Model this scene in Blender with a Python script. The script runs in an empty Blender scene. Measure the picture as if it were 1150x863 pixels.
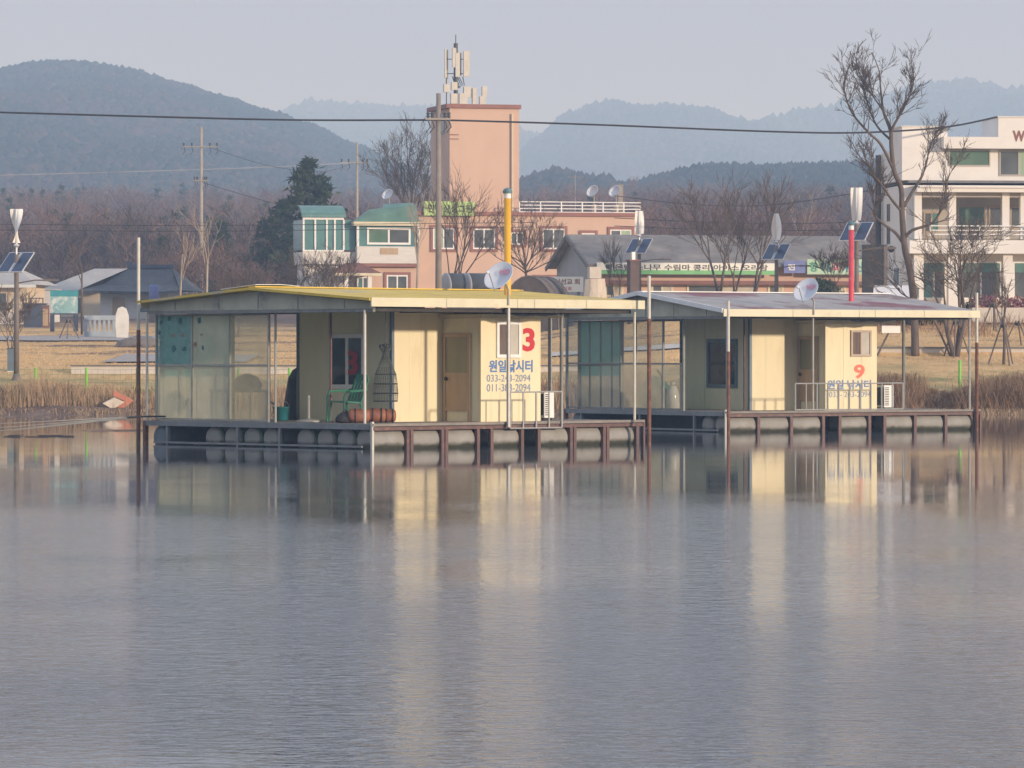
import bpy, math, random
import numpy as np
from mathutils import Vector, Matrix, noise

SC = bpy.context.scene
COL = SC.collection
R = math.radians
F, CX, HY, CH = 4908.0, 575.0, 395.0, 2.2      # focal length in photo pixels, centre column, horizon row, eye height


def X_at(px, Y): return (px - CX) * Y / F
def Z_at(py, Y): return CH + (HY - py) * Y / F


# ---------------------------------------------------------------- mesh helpers
class MB:
    def __init__(s): s.v = []; s.f = []

    def quad(s, *p):
        i = len(s.v); s.v += [tuple(q) for q in p]; s.f.append(tuple(range(i, i + len(p)))); return s

    def box(s, x0, x1, y0, y1, z0, z1):
        i = len(s.v)
        s.v += [(x0, y0, z0), (x1, y0, z0), (x1, y1, z0), (x0, y1, z0), (x0, y0, z1), (x1, y0, z1), (x1, y1, z1), (x0, y1, z1)]
        s.f += [tuple(i + k for k in q) for q in ((0, 3, 2, 1), (4, 5, 6, 7), (0, 1, 5, 4), (1, 2, 6, 5), (2, 3, 7, 6), (3, 0, 4, 7))]
        return s

    def obox(s, c, size, m):
        hx, hy, hz = size[0] / 2, size[1] / 2, size[2] / 2
        i = len(s.v); c = Vector(c)
        for x, y, z in ((-hx, -hy, -hz), (hx, -hy, -hz), (hx, hy, -hz), (-hx, hy, -hz), (-hx, -hy, hz), (hx, -hy, hz), (hx, hy, hz), (-hx, hy, hz)):
            s.v.append(tuple(c + m @ Vector((x, y, z))))
        s.f += [tuple(i + k for k in q) for q in ((0, 3, 2, 1), (4, 5, 6, 7), (0, 1, 5, 4), (1, 2, 6, 5), (2, 3, 7, 6), (3, 0, 4, 7))]
        return s

    def bar(s, a, b, w, h=None):
        a = Vector(a); b = Vector(b); d = (b - a); L = d.length
        q = d.to_track_quat('X', 'Z').to_matrix()
        return s.obox((a + b) / 2, (L, w, h or w), q)

    def tube(s, pts, r, n=6, cap=True):
        pts = [Vector(p) for p in pts]; i0 = len(s.v); m = len(pts)
        if not isinstance(r, (list, tuple)): r = [r] * m
        up = Vector((0, 0, 1))
        for k, p in enumerate(pts):
            d = (pts[min(k + 1, m - 1)] - pts[max(k - 1, 0)])
            if d.length < 1e-9: d = Vector((0, 0, 1))
            d.normalize()
            ref = up if abs(d.z) < .9 else Vector((1, 0, 0))
            a = d.cross(ref).normalized(); b = d.cross(a)
            for j in range(n):
                t = 2 * math.pi * j / n
                s.v.append(tuple(p + (a * math.cos(t) + b * math.sin(t)) * r[k]))
        for k in range(m - 1):
            for j in range(n):
                j2 = (j + 1) % n
                s.f.append((i0 + k * n + j, i0 + k * n + j2, i0 + (k + 1) * n + j2, i0 + (k + 1) * n + j))
        if cap and n > 3:
            s.f.append(tuple(i0 + j for j in reversed(range(n))))
            s.f.append(tuple(i0 + (m - 1) * n + j for j in range(n)))
        return s

    def lathe(s, prof, c=(0, 0, 0), n=16, m=None):
        i0 = len(s.v); c = Vector(c)
        for r, z in prof:
            for j in range(n):
                t = 2 * math.pi * j / n
                p = Vector((r * math.cos(t), r * math.sin(t), z))
                if m is not None: p = m @ p
                s.v.append(tuple(c + p))
        for k in range(len(prof) - 1):
            for j in range(n):
                j2 = (j + 1) % n
                s.f.append((i0 + k * n + j, i0 + k * n + j2, i0 + (k + 1) * n + j2, i0 + (k + 1) * n + j))
        s.f.append(tuple(i0 + j for j in reversed(range(n))))
        s.f.append(tuple(i0 + (len(prof) - 1) * n + j for j in range(n)))
        return s

    def prism(s, poly, off):
        off = Vector(off); n = len(poly); i = len(s.v)
        s.v += [tuple(Vector(p)) for p in poly] + [tuple(Vector(p) + off) for p in poly]
        s.f.append(tuple(i + k for k in range(n))); s.f.append(tuple(i + n + k for k in reversed(range(n))))
        for k in range(n):
            k2 = (k + 1) % n
            s.f.append((i + k, i + n + k, i + n + k2, i + k2))
        return s

    def shift(s, o):
        s.v = [(x - o[0], y - o[1], z - o[2]) for x, y, z in s.v]; return s

    def build(s, name, m, parent=None, smooth=False, loc=None):
        me = bpy.data.meshes.new(name); me.from_pydata(s.v, [], s.f); me.materials.append(m)
        if smooth: me.polygons.foreach_set('use_smooth', [True] * len(me.polygons))
        me.update()
        o = bpy.data.objects.new(name, me); COL.objects.link(o)
        if parent is not None: o.parent = parent
        if loc is not None: o.location = loc
        return o


def np_mesh(name, V, Fa, m, parent=None, loc=(0, 0, 0)):
    me = bpy.data.meshes.new(name); k = Fa.shape[1]
    me.vertices.add(len(V)); me.vertices.foreach_set('co', np.ascontiguousarray(V, dtype=np.float32).ravel())
    me.loops.add(Fa.size); me.loops.foreach_set('vertex_index', np.ascontiguousarray(Fa, dtype=np.int32).ravel())
    me.polygons.add(len(Fa)); me.polygons.foreach_set('loop_start', np.arange(0, Fa.size, k, dtype=np.int32))
    me.update(calc_edges=True); me.validate(); me.materials.append(m)
    o = bpy.data.objects.new(name, me); COL.objects.link(o); o.location = loc
    if parent is not None: o.parent = parent
    return o


def tag(o, label=None, cat=None, group=None, kind=None):
    if label: o['label'] = label
    if cat: o['category'] = cat
    if group: o['group'] = group
    if kind: o['kind'] = kind
    return o


def thing(name, label, cat, loc=(0, 0, 0), rz=0, group=None):
    o = bpy.data.objects.new(name, None); COL.objects.link(o)
    o.empty_display_size = .3
    o.location = loc; o.rotation_euler = (0, 0, rz)
    return tag(o, label, cat, group)


def copy_thing(o, loc, rz, label):
    c = o.copy(); COL.objects.link(c); c.location = loc; c.rotation_euler = (0, 0, rz); c['label'] = label
    for ch in [x for x in bpy.data.objects if x.parent == o]:
        d = ch.copy(); COL.objects.link(d); d.parent = c
        for g in [x for x in bpy.data.objects if x.parent == ch]:
            e = g.copy(); COL.objects.link(e); e.parent = d
    return c


class Frame:
    """ground-plan frame of a building: u along the front, v to the back, turned by th"""
    def __init__(s, X, Y, th): s.X, s.Y, s.th = X, Y, th; s.c, s.s = math.cos(th), math.sin(th)
    def pos(s, u, v): return s.X + s.c * u - s.s * v, s.Y + s.s * u + s.c * v
    def u_at(s, px, v):
        k = (px - CX) / F
        return (k * (s.Y + s.c * v) - s.X + s.s * v) / (s.c - k * s.s)
    def v_at(s, px, u):
        k = (px - CX) / F
        return (s.X + s.c * u - k * (s.Y + s.s * u)) / (s.s + k * s.c)
    def z_at(s, py, u, v): return Z_at(py, s.pos(u, v)[1])


# ---------------------------------------------------------------- materials
def new_mat(name):
    m = bpy.data.materials.new(name); m.use_nodes = True
    nt = m.node_tree; nt.nodes.clear()
    return m, nt, nt.nodes, nt.links


def pm(name, col, rough=.65, var=.18, scale=2.5, metal=0.0, col2=None, thr=(.5, .62), scale2=.8, stretch=(1, 1, 1), bump=0.0, spec=.4, col3=None, thr3=(.55, .65), scale3=2.0):
    m, nt, N, L = new_mat(name)
    out = N.new('ShaderNodeOutputMaterial'); p = N.new('ShaderNodeBsdfPrincipled'); L.new(p.outputs[0], out.inputs[0])
    p.inputs['Roughness'].default_value = rough; p.inputs['Metallic'].default_value = metal
    p.inputs['Specular IOR Level'].default_value = spec
    tc = N.new('ShaderNodeTexCoord'); mp = N.new('ShaderNodeMapping'); mp.inputs['Scale'].default_value = stretch
    L.new(tc.outputs['Object'], mp.inputs[0])
    nz = N.new('ShaderNodeTexNoise'); nz.inputs['Scale'].default_value = scale; nz.inputs['Detail'].default_value = 6; nz.inputs['Roughness'].default_value = .6
    L.new(mp.outputs[0], nz.inputs['Vector'])
    rp = N.new('ShaderNodeValToRGB'); c = col
    rp.color_ramp.elements[0].position = .3; rp.color_ramp.elements[1].position = .7
    rp.color_ramp.elements[0].color = tuple(max(0, x * (1 - var)) for x in c) + (1,)
    rp.color_ramp.elements[1].color = tuple(min(1, x * (1 + var)) for x in c) + (1,)
    L.new(nz.outputs[0], rp.inputs[0]); cur = rp.outputs[0]
    for cc, tt, ss in ((col2, thr, scale2), (col3, thr3, scale3)):
        if cc is None: continue
        n2 = N.new('ShaderNodeTexNoise'); n2.inputs['Scale'].default_value = ss; n2.inputs['Detail'].default_value = 5; n2.inputs['Roughness'].default_value = .65
        L.new(mp.outputs[0], n2.inputs['Vector'])
        mr = N.new('ShaderNodeMapRange'); mr.inputs[1].default_value = tt[0]; mr.inputs[2].default_value = tt[1]
        L.new(n2.outputs[0], mr.inputs[0])
        mx = N.new('ShaderNodeMix'); mx.data_type = 'RGBA'; L.new(mr.outputs[0], mx.inputs[0])
        L.new(cur, mx.inputs[6]); mx.inputs[7].default_value = tuple(cc) + (1,)
        cur = mx.outputs[2]
    L.new(cur, p.inputs['Base Color'])
    if bump:
        b = N.new('ShaderNodeBump'); b.inputs['Strength'].default_value = bump; b.inputs['Distance'].default_value = .05
        L.new(nz.outputs[0], b.inputs['Height']); L.new(b.outputs[0], p.inputs['Normal'])
    return m


def film_mat(name, col, clear, rough=.3, scale=1.2, var=.25):
    """cloudy plastic sheet: part see-through, part scattering"""
    m, nt, N, L = new_mat(name)
    out = N.new('ShaderNodeOutputMaterial'); tr = N.new('ShaderNodeBsdfTransparent'); tr.inputs[0].default_value = (.92, .94, .92, 1)
    p = N.new('ShaderNodeBsdfPrincipled'); tl = N.new('ShaderNodeBsdfTranslucent')
    p.inputs['Base Color'].default_value = tuple(col) + (1,); p.inputs['Roughness'].default_value = rough
    tl.inputs[0].default_value = tuple(min(1, c * 1.1) for c in col) + (1,)
    a = N.new('ShaderNodeMixShader'); a.inputs[0].default_value = .5; L.new(p.outputs[0], a.inputs[1]); L.new(tl.outputs[0], a.inputs[2])
    tc = N.new('ShaderNodeTexCoord'); nz = N.new('ShaderNodeTexNoise'); nz.inputs['Scale'].default_value = scale; nz.inputs['Detail'].default_value = 5
    L.new(tc.outputs['Object'], nz.inputs['Vector'])
    mr = N.new('ShaderNodeMapRange'); mr.inputs[1].default_value = .3; mr.inputs[2].default_value = .7
    mr.inputs[3].default_value = max(0, clear - var * .5); mr.inputs[4].default_value = min(1, clear + var * .5)
    L.new(nz.outputs[0], mr.inputs[0])
    b = N.new('ShaderNodeMixShader'); L.new(mr.outputs[0], b.inputs[0]); L.new(a.outputs[0], b.inputs[1]); L.new(tr.outputs[0], b.inputs[2])
    L.new(b.outputs[0], out.inputs[0])
    return m


def glass_mat(name, col=(.03, .04, .045), rough=.06):
    return pm(name, col, rough=rough, var=.4, scale=.6, spec=.6)


def wave_stripes(m, axis, freq, depth=.3, strength=.4):
    """corrugation as bump along one local axis"""
    nt = m.node_tree; N, L = nt.nodes, nt.links
    p = [n for n in N if n.type == 'BSDF_PRINCIPLED'][0]
    tc = [n for n in N if n.type == 'TEX_COORD'][0]
    w = N.new('ShaderNodeTexWave'); w.bands_direction = axis; w.inputs['Scale'].default_value = freq; w.inputs['Distortion'].default_value = 0
    L.new(tc.outputs['Object'], w.inputs['Vector'])
    b = N.new('ShaderNodeBump'); b.inputs['Strength'].default_value = strength; b.inputs['Distance'].default_value = depth * .1
    L.new(w.outputs['Fac'], b.inputs['Height']); L.new(b.outputs[0], p.inputs['Normal'])
    return m


M = {}
M['cream'] = pm('cream_panel', (.74, .645, .415), .55, .05, 1.2, col2=(.58, .48, .30), thr=(.56, .82), scale2=1.6, stretch=(2.0, 2.0, .4), col3=(.40, .30, .20), thr3=(.70, .84), scale3=2.8)
M['cream_shelf'] = pm('cream_trim', (.64, .58, .40), .5, .08, 2, col2=(.45, .38, .26), thr=(.58, .75), scale2=1.5)
M['wall_shade'] = pm('cream_panel_shade', (.74, .69, .48), .6, .05, 1.5, col2=(.62, .57, .38), thr=(.58, .75), scale2=1.4, stretch=(2, 2, .5))  # same cream paint, its tone lifted for the cabin faces in shade
M['mustard_roof'] = wave_stripes(pm('mustard_roof', (.66, .46, .06), .55, .15, 1.5, col2=(.46, .41, .28), thr=(.56, .66), scale2=.45, col3=(.34, .22, .10), thr3=(.62, .72), scale3=1.6), 'X', 2.2)
M['grey_roof'] = wave_stripes(pm('grey_sheet_roof', (.36, .34, .325), .85, .18, 1.5, col2=(.24, .10, .12), thr=(.49, .57), scale2=.33, col3=(.22, .17, .15), thr3=(.55, .64), scale3=.7), 'X', 2.2)
M['under'] = pm('dark_purlins', (.05, .045, .04), .8, .3, 4)
M['gable'] = pm('grey_green_sheet', (.46, .445, .34), .5, .15, 1.5, col2=(.20, .20, .17), thr=(.55, .7), scale2=1.2)
M['steel_grey'] = pm('painted_grey_steel', (.21, .21, .19), .5, .2, 5)
M['galv'] = pm('galvanised_pipe', (.38, .37, .34), .45, .12, 6, metal=.3)
M['white_post'] = pm('white_painted_post', (.56, .53, .45), .5, .1, 4, col2=(.3, .2, .13), thr=(.64, .72), scale2=5)
M['rust'] = pm('rusty_steel', (.16, .075, .05), .8, .35, 6, col2=(.26, .11, .06), thr=(.5, .65), scale2=9)
M['brown_steel'] = pm('brown_frame_paint', (.13, .075, .065), .6, .25, 5, col2=(.24, .12, .08), thr=(.55, .68), scale2=6)
M['float'] = pm('pale_grey_float', (.27, .255, .225), .65, .12, 3, col2=(.24, .22, .18), thr=(.55, .72), scale2=2.2)
_nt = M['float'].node_tree; _N, _L = _nt.nodes, _nt.links
_p = [n for n in _N if n.type == 'BSDF_PRINCIPLED'][0]; _src = _p.inputs['Base Color'].links[0].from_socket
_tc = [n for n in _N if n.type == 'TEX_COORD'][0]; _se = _N.new('ShaderNodeSeparateXYZ'); _L.new(_tc.outputs['Object'], _se.inputs[0])
_nz = _N.new('ShaderNodeTexNoise'); _nz.inputs['Scale'].default_value = 4; _L.new(_tc.outputs['Object'], _nz.inputs['Vector'])
_ad = _N.new('ShaderNodeMath'); _ad.operation = 'MULTIPLY_ADD'; _L.new(_nz.outputs[0], _ad.inputs[0]); _ad.inputs[1].default_value = -.12; _L.new(_se.outputs['Z'], _ad.inputs[2])
_mr = _N.new('ShaderNodeMapRange'); _L.new(_ad.outputs[0], _mr.inputs[0]); _mr.inputs[1].default_value = .0; _mr.inputs[2].default_value = .09
_mx = _N.new('ShaderNodeMix'); _mx.data_type = 'RGBA'; _L.new(_mr.outputs[0], _mx.inputs[0]); _mx.inputs[6].default_value = (.05, .05, .03, 1); _L.new(_src, _mx.inputs[7]); _L.new(_mx.outputs[2], _p.inputs['Base Color'])     # algae line at the waterline
M['float_blue'] = pm('blue_grey_float', (.16, .19, .22), .45, .15, 3)
M['green_band'] = pm('green_float_band', (.03, .13, .06), .5, .2, 5)
M['deck'] = pm('deck_boards', (.24, .21, .18), .8, .2, 3, stretch=(1, 6, 1))
M['slate_edge'] = pm('slate_deck_edge', (.20, .205, .20), .5, .2, 3)
M['door'] = pm('tan_door', (.42, .30, .18), .5, .1, 2, stretch=(3, 3, .6))
M['door_glass'] = pm('frosted_door_glass', (.23, .22, .13), .25, .08, 2)
M['white_frame'] = pm('white_window_frame', (.78, .77, .74), .4, .06, 4)
M['slate_frame'] = pm('slate_window_frame', (.13, .17, .20), .4, .12, 4)
M['tan_frame'] = pm('tan_window_frame', (.42, .33, .25), .4, .1, 4)
M['pane'] = glass_mat('dark_pane')
M['curtain_pane'] = pm('curtained_pane', (.15, .11, .085), .15, .2, 3, stretch=(6, 6, .3))
M['pane_pale'] = pm('pale_pane', (.50, .47, .40), .15, .1, 3)
M['red'] = pm('red_paint', (.56, .03, .04), .5, .06, 5)
M['dark_red'] = pm('red_paint_on_glass', (.40, .02, .04), .5, .06, 5)
M['orange_red'] = pm('orange_red_paint', (.78, .15, .08), .5, .1, 5)
M['blue'] = pm('blue_paint', (.10, .20, .42), .5, .12, 6)
M['pale_blue'] = pm('thin_blue_paint', (.20, .27, .38), .5, .15, 6)
M['film_frame'] = pm('olive_grey_frame', (.33, .32, .27), .55, .15, 5)
M['film_front'] = film_mat('cloudy_front_film', (.90, .86, .66), .54, .35, 1.3, .22)
M['film_warm'] = film_mat('cloudy_warm_film', (.95, .83, .57), .64, .35, 1.3, .22)
M['film_clear'] = film_mat('clear_film', (.6, .6, .55), .80, .25, 1.3, .12)
M['film_green'] = film_mat('green_back_film', (.30, .66, .56), .15, .4, 1.6, .1)
M['film_beige'] = film_mat('beige_back_film', (.85, .75, .56), .58, .4, 1.2, .2)
M['decal'] = pm('teal_fish_decal', (.03, .11, .13), .5, .3, 6)
M['decal_tint'] = film_mat('teal_printed_film', (.34, .58, .55), .45, .4, 3.0, .5)
M['decal_brown'] = pm('brown_fish_decal', (.26, .15, .09), .6, .3, 6)
M['yellow_pipe'] = pm('yellow_pipe', (.72, .38, .02), .4, .08, 3, col2=(.5, .25, .03), thr=(.6, .75), scale2=2)
M['red_pipe'] = pm('red_pipe', (.62, .07, .09), .45, .15, 4, col2=(.5, .3, .28), thr=(.6, .7), scale2=5)
M['teal_cap'] = pm('teal_pipe_cap', (.12, .20, .22), .5, .2, 5)
M['dish'] = pm('pale_dish', (.60, .62, .66), .4, .05, 3)
M['hd'] = pm('pink_red_print', (.62, .16, .25), .5, .1, 4)
M['ac'] = pm('white_ac_case', (.74, .73, .68), .45, .05, 3)
M['black'] = pm('black_plastic', (.025, .025, .028), .6, .3, 4)
M['green_chair'] = pm('green_plastic', (.05, .20, .13), .4, .12, 4)
M['terracotta'] = pm('terracotta_tarp', (.26, .10, .055), .6, .35, 4, bump=.5)
M['tarp'] = pm('dark_tarp', (.03, .028, .034), .7, .4, 3, bump=.6)
M['teal_plastic'] = pm('teal_plastic', (.02, .14, .16), .4, .15, 4)
M['net'] = pm('net_cord', (.10, .11, .10), .8, .2, 6)


def text(s, m, parent, o, ex, ez, w, h, bold=.0, depth=.008, name='lettering'):
    """flat letters w x h metres at lower-left corner o, along ex, up ez, as one mesh"""
    cu = bpy.data.curves.new('lettering', 'FONT'); cu.body = s; cu.size = 1; cu.offset = bold; cu.extrude = 0
    cu.resolution_u = 3
    ob = bpy.data.objects.new('lettering', cu); COL.objects.link(ob)
    dg = bpy.context.evaluated_depsgraph_get(); me = bpy.data.meshes.new_from_object(ob.evaluated_get(dg))
    bpy.data.objects.remove(ob); bpy.data.curves.remove(cu)
    n = len(me.vertices); co = np.empty(n * 3, dtype=np.float32); me.vertices.foreach_get('co', co); co = co.reshape(-1, 3)
    lo, hi = co.min(0), co.max(0)
    ex = Vector(ex).normalized(); ez = Vector(ez).normalized(); nn = ex.cross(ez)
    a = (co[:, :1] - lo[0]) / max(1e-6, hi[0] - lo[0]) * w; b = (co[:, 1:2] - lo[1]) / max(1e-6, hi[1] - lo[1]) * h
    P = np.array(o)[None, :] + a * np.array(ex)[None, :] + b * np.array(ez)[None, :] + np.array(nn)[None, :] * depth
    me.vertices.foreach_set('co', P.astype(np.float32).ravel()); me.update()
    me.materials.clear(); me.materials.append(m); me.name = name
    ob = bpy.data.objects.new(name, me); COL.objects.link(ob); ob.parent = parent
    return ob


# ---------------------------------------------------------------- terrain
LP = [(120, -3), (147, -.8), (152.6, -.05), (154.2, .25), (158, .62), (166.5, 1.15), (169, 1.62), (225, 3.25), (260, 3.9), (330, 5.5), (450, 9), (650, 18), (900, 29), (1000, 31), (1150, 25), (1400, 22), (4400, 22)]
RP = [(120, -3), (147, -.8), (153.2, -.05), (155, .3), (158, .72), (166, 1.55), (172, 2.04), (172.5, 2.36), (190, 3.3), (212, 4.9), (245, 5.3), (330, 6.4), (450, 9.2), (650, 18), (900, 29), (1000, 31), (1150, 25), (1400, 22), (4400, 22)]


def prof(P, y):
    for (a, b), (c, d) in zip(P, P[1:]):
        if y <= c: return b + (d - b) * max(0, (y - a)) / (c - a)
    return P[-1][1]


def G(x, y):
    t = min(1, max(0, (x + 4) / 16)); t = t * t * (3 - 2 * t)
    z = prof(LP, y) * (1 - t) + prof(RP, y) * t
    if 150 < y < 330: z += .025 * noise.noise((x * .35, y * .35, 0)) * min(1, (y - 150) / 6)
    elif y >= 330: z += 2.5 * noise.noise((x * .012, y * .012, 3)) * min(1, (y - 330) / 120)
    if y < 156: z += .12 * noise.noise((x * .6, 7.3, 1)) + .25 * noise.noise((x * .09, 2.3, 1))
    return z


def make_ground():
    ys = [120, 135, 145, 149] + [150 + .5 * i for i in range(30)] + [165, 166, 166.5, 167, 168, 169, 170, 171, 171.6, 172, 172.2, 172.5, 173, 174] + [175 + 2.5 * i for i in range(38)] + [270 + 15 * i for i in range(50)] + [1050, 1150, 1300, 1600, 2200, 3000, 4400]
    xs = sorted(set([-1500, -900, -500, -300, -200, -150, -110] + [-90 + 3 * i for i in range(21)] + [-28 + 1.0 * i for i in range(57)] + [29 + 3 * i for i in range(22)] + [110, 150, 200, 300, 500, 900, 1500]))
    V = [(x, y, G(x, y)) for y in ys for x in xs]; n = len(xs)
    Fa = [(j * n + i, j * n + i + 1, (j + 1) * n + i + 1, (j + 1) * n + i) for j in range(len(ys) - 1) for i in range(n - 1)]
    m, nt, N, L = new_mat('dry_ground')
    out = N.new('ShaderNodeOutputMaterial'); p = N.new('ShaderNodeBsdfPrincipled'); L.new(p.outputs[0], out.inputs[0]); p.inputs['Roughness'].default_value = .95; p.inputs['Specular IOR Level'].default_value = .1
    tc = N.new('ShaderNodeTexCoord')
    def nz(scale, st=(1, 1, 1), det=6):
        mp = N.new('ShaderNodeMapping'); mp.inputs['Scale'].default_value = st; L.new(tc.outputs['Object'], mp.inputs[0])
        n_ = N.new('ShaderNodeTexNoise'); n_.inputs['Scale'].default_value = scale; n_.inputs['Detail'].default_value = det; n_.inputs['Roughness'].default_value = .65
        L.new(mp.outputs[0], n_.inputs['Vector']); return n_.outputs[0]
    def ramp(src, stops):
        r = N.new('ShaderNodeValToRGB'); L.new(src, r.inputs[0])
        while len(r.color_ramp.elements) < len(stops): r.color_ramp.elements.new(.5)
        for e, (pos, c) in zip(r.color_ramp.elements, stops): e.position = pos; e.color = tuple(c) + (1,)
        return r.outputs[0]
    def mixc(fac, a, b):
        x = N.new('ShaderNodeMix'); x.data_type = 'RGBA'; L.new(fac, x.inputs[0]); L.new(a, x.inputs[6]); L.new(b, x.inputs[7]); return x.outputs[2]
    grass = ramp(nz(2.2, (1, .35, 1), 9), [(.25, (.52, .33, .14)), (.5, (.68, .44, .20)), (.75, (.74, .52, .26))])
    green = ramp(nz(3), [(.3, (.22, .20, .08)), (.7, (.34, .30, .14))])
    brown = ramp(nz(1.3, (1, .6, 1), 9), [(.3, (.13, .09, .07)), (.7, (.27, .19, .145))])
    # greener strip between bank and lawn, brown earth on the slopes and woods, by the lie of the land
    sep = N.new('ShaderNodeSeparateXYZ'); L.new(tc.outputs['Object'], sep.inputs[0])
    def rng(o, a, b, c=0, d=1):
        mr = N.new('ShaderNodeMapRange'); L.new(o, mr.inputs[0]); mr.inputs[1].default_value = a; mr.inputs[2].default_value = b; mr.inputs[3].default_value = c; mr.inputs[4].default_value = d; return mr.outputs[0]
    def mul(a, b):
        q = N.new('ShaderNodeMath'); q.operation = 'MULTIPLY'; L.new(a, q.inputs[0]); L.new(b, q.inputs[1]); return q.outputs[0]
    gfac = mul(mul(rng(sep.outputs['Y'], 156, 159), rng(sep.outputs['Y'], 169, 165)), rng(nz(.35), .38, .62))
    c = mixc(gfac, grass, green)
    bfac = rng(nz(.16), .50, .60); c = mixc(mul(bfac, rng(sep.outputs['Y'], 172, 182)), c, brown)
    c = mixc(rng(sep.outputs['Y'], 230, 270), c, brown)
    c = mixc(rng(sep.outputs['Y'], 156.5, 155), c, brown)
    L.new(c, p.inputs['Base Color'])
    b = N.new('ShaderNodeBump'); b.inputs['Strength'].default_value = .8; b.inputs['Distance'].default_value = .12; L.new(nz(5, (1, .5, 1), 8), b.inputs['Height']); L.new(b.outputs[0], p.inputs['Normal'])
    me = bpy.data.meshes.new('ground'); me.from_pydata(V, [], Fa); me.materials.append(m)
    me.polygons.foreach_set('use_smooth', [True] * len(me.polygons))
    o = bpy.data.objects.new('ground', me); COL.objects.link(o); tag(o, 'tan dry lawn and bank beyond the lake', kind='structure')


make_ground()


def make_water():
    m, nt, N, L = new_mat('lake_water')
    out = N.new('ShaderNodeOutputMaterial'); p = N.new('ShaderNodeBsdfPrincipled'); L.new(p.outputs[0], out.inputs[0])
    p.inputs['Base Color'].default_value = (.115, .117, .12, 1); p.inputs['Roughness'].default_value = .02; p.inputs['IOR'].default_value = 1.33
    p.inputs['Specular IOR Level'].default_value = .5
    tc = N.new('ShaderNodeTexCoord'); sep = N.new('ShaderNodeSeparateXYZ'); L.new(tc.outputs['Object'], sep.inputs[0])
    def nz(scale, st, det, ro=.55, dis=0):
        mp = N.new('ShaderNodeMapping'); mp.inputs['Scale'].default_value = st; L.new(tc.outputs['Object'], mp.inputs[0])
        n_ = N.new('ShaderNodeTexNoise'); n_.inputs['Scale'].default_value = scale; n_.inputs['Detail'].default_value = det; n_.inputs['Roughness'].default_value = ro; n_.inputs['Distortion'].default_value = dis
        L.new(mp.outputs[0], n_.inputs['Vector']); return n_.outputs[0]
    def rng(o, a, b, c=0, d=1, smooth=True):
        mr = N.new('ShaderNodeMapRange'); L.new(o, mr.inputs[0]); mr.inputs[1].default_value = a; mr.inputs[2].default_value = b; mr.inputs[3].default_value = c; mr.inputs[4].default_value = d
        if smooth: mr.interpolation_type = 'SMOOTHSTEP'
        return mr.outputs[0]
    def op(k, a, b):
        q = N.new('ShaderNodeMath'); q.operation = k
        for i, x in enumerate((a, b)):
            if isinstance(x, (int, float)): q.inputs[i].default_value = x
            else: L.new(x, q.inputs[i])
        return q.outputs[0]
    # the boats shelter the water around them; open water is ruffled in patches
    patch = rng(nz(.11, (1, .45, 1), 4), .36, .62, .18, 1.55)
    yy = op('ADD', sep.outputs['Y'], op('MULTIPLY', op('SUBTRACT', nz(.08, (1, .5, 1), 3), .5), 18))
    open_ = op('MULTIPLY', patch, op('ADD', op('POWER', rng(yy, 90, 34, 0, 1.0, False), 3.0), .018))
    small = nz(8.0, (.8, 1.2, 1), 3, .55, .4); mid = nz(2.8, (.8, 1.2, 1), 2, .5, .5)
    h = op('ADD', op('MULTIPLY', op('SUBTRACT', small, .5), .034), op('MULTIPLY', op('SUBTRACT', mid, .5), .030))
    h = op('MULTIPLY', h, open_)
    L.new(op('ADD', op('MULTIPLY', op('POWER', open_, .8), .095), .026), p.inputs['Roughness'])      # ripples too fine to see
    b = N.new('ShaderNodeBump'); b.inputs['Strength'].default_value = 1; b.inputs['Distance'].default_value = 1
    L.new(h, b.inputs['Height']); L.new(b.outputs[0], p.inputs['Normal'])
    MB().quad((-1400, -340, 0), (1400, -340, 0), (1400, 156, 0), (-1400, 156, 0)).build('water', m)
    tag(bpy.data.objects['water'], 'grey lake water with fine ripples', kind='structure')


make_water()

# ---------------------------------------------------------------- hills
M['forest'] = None


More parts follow.
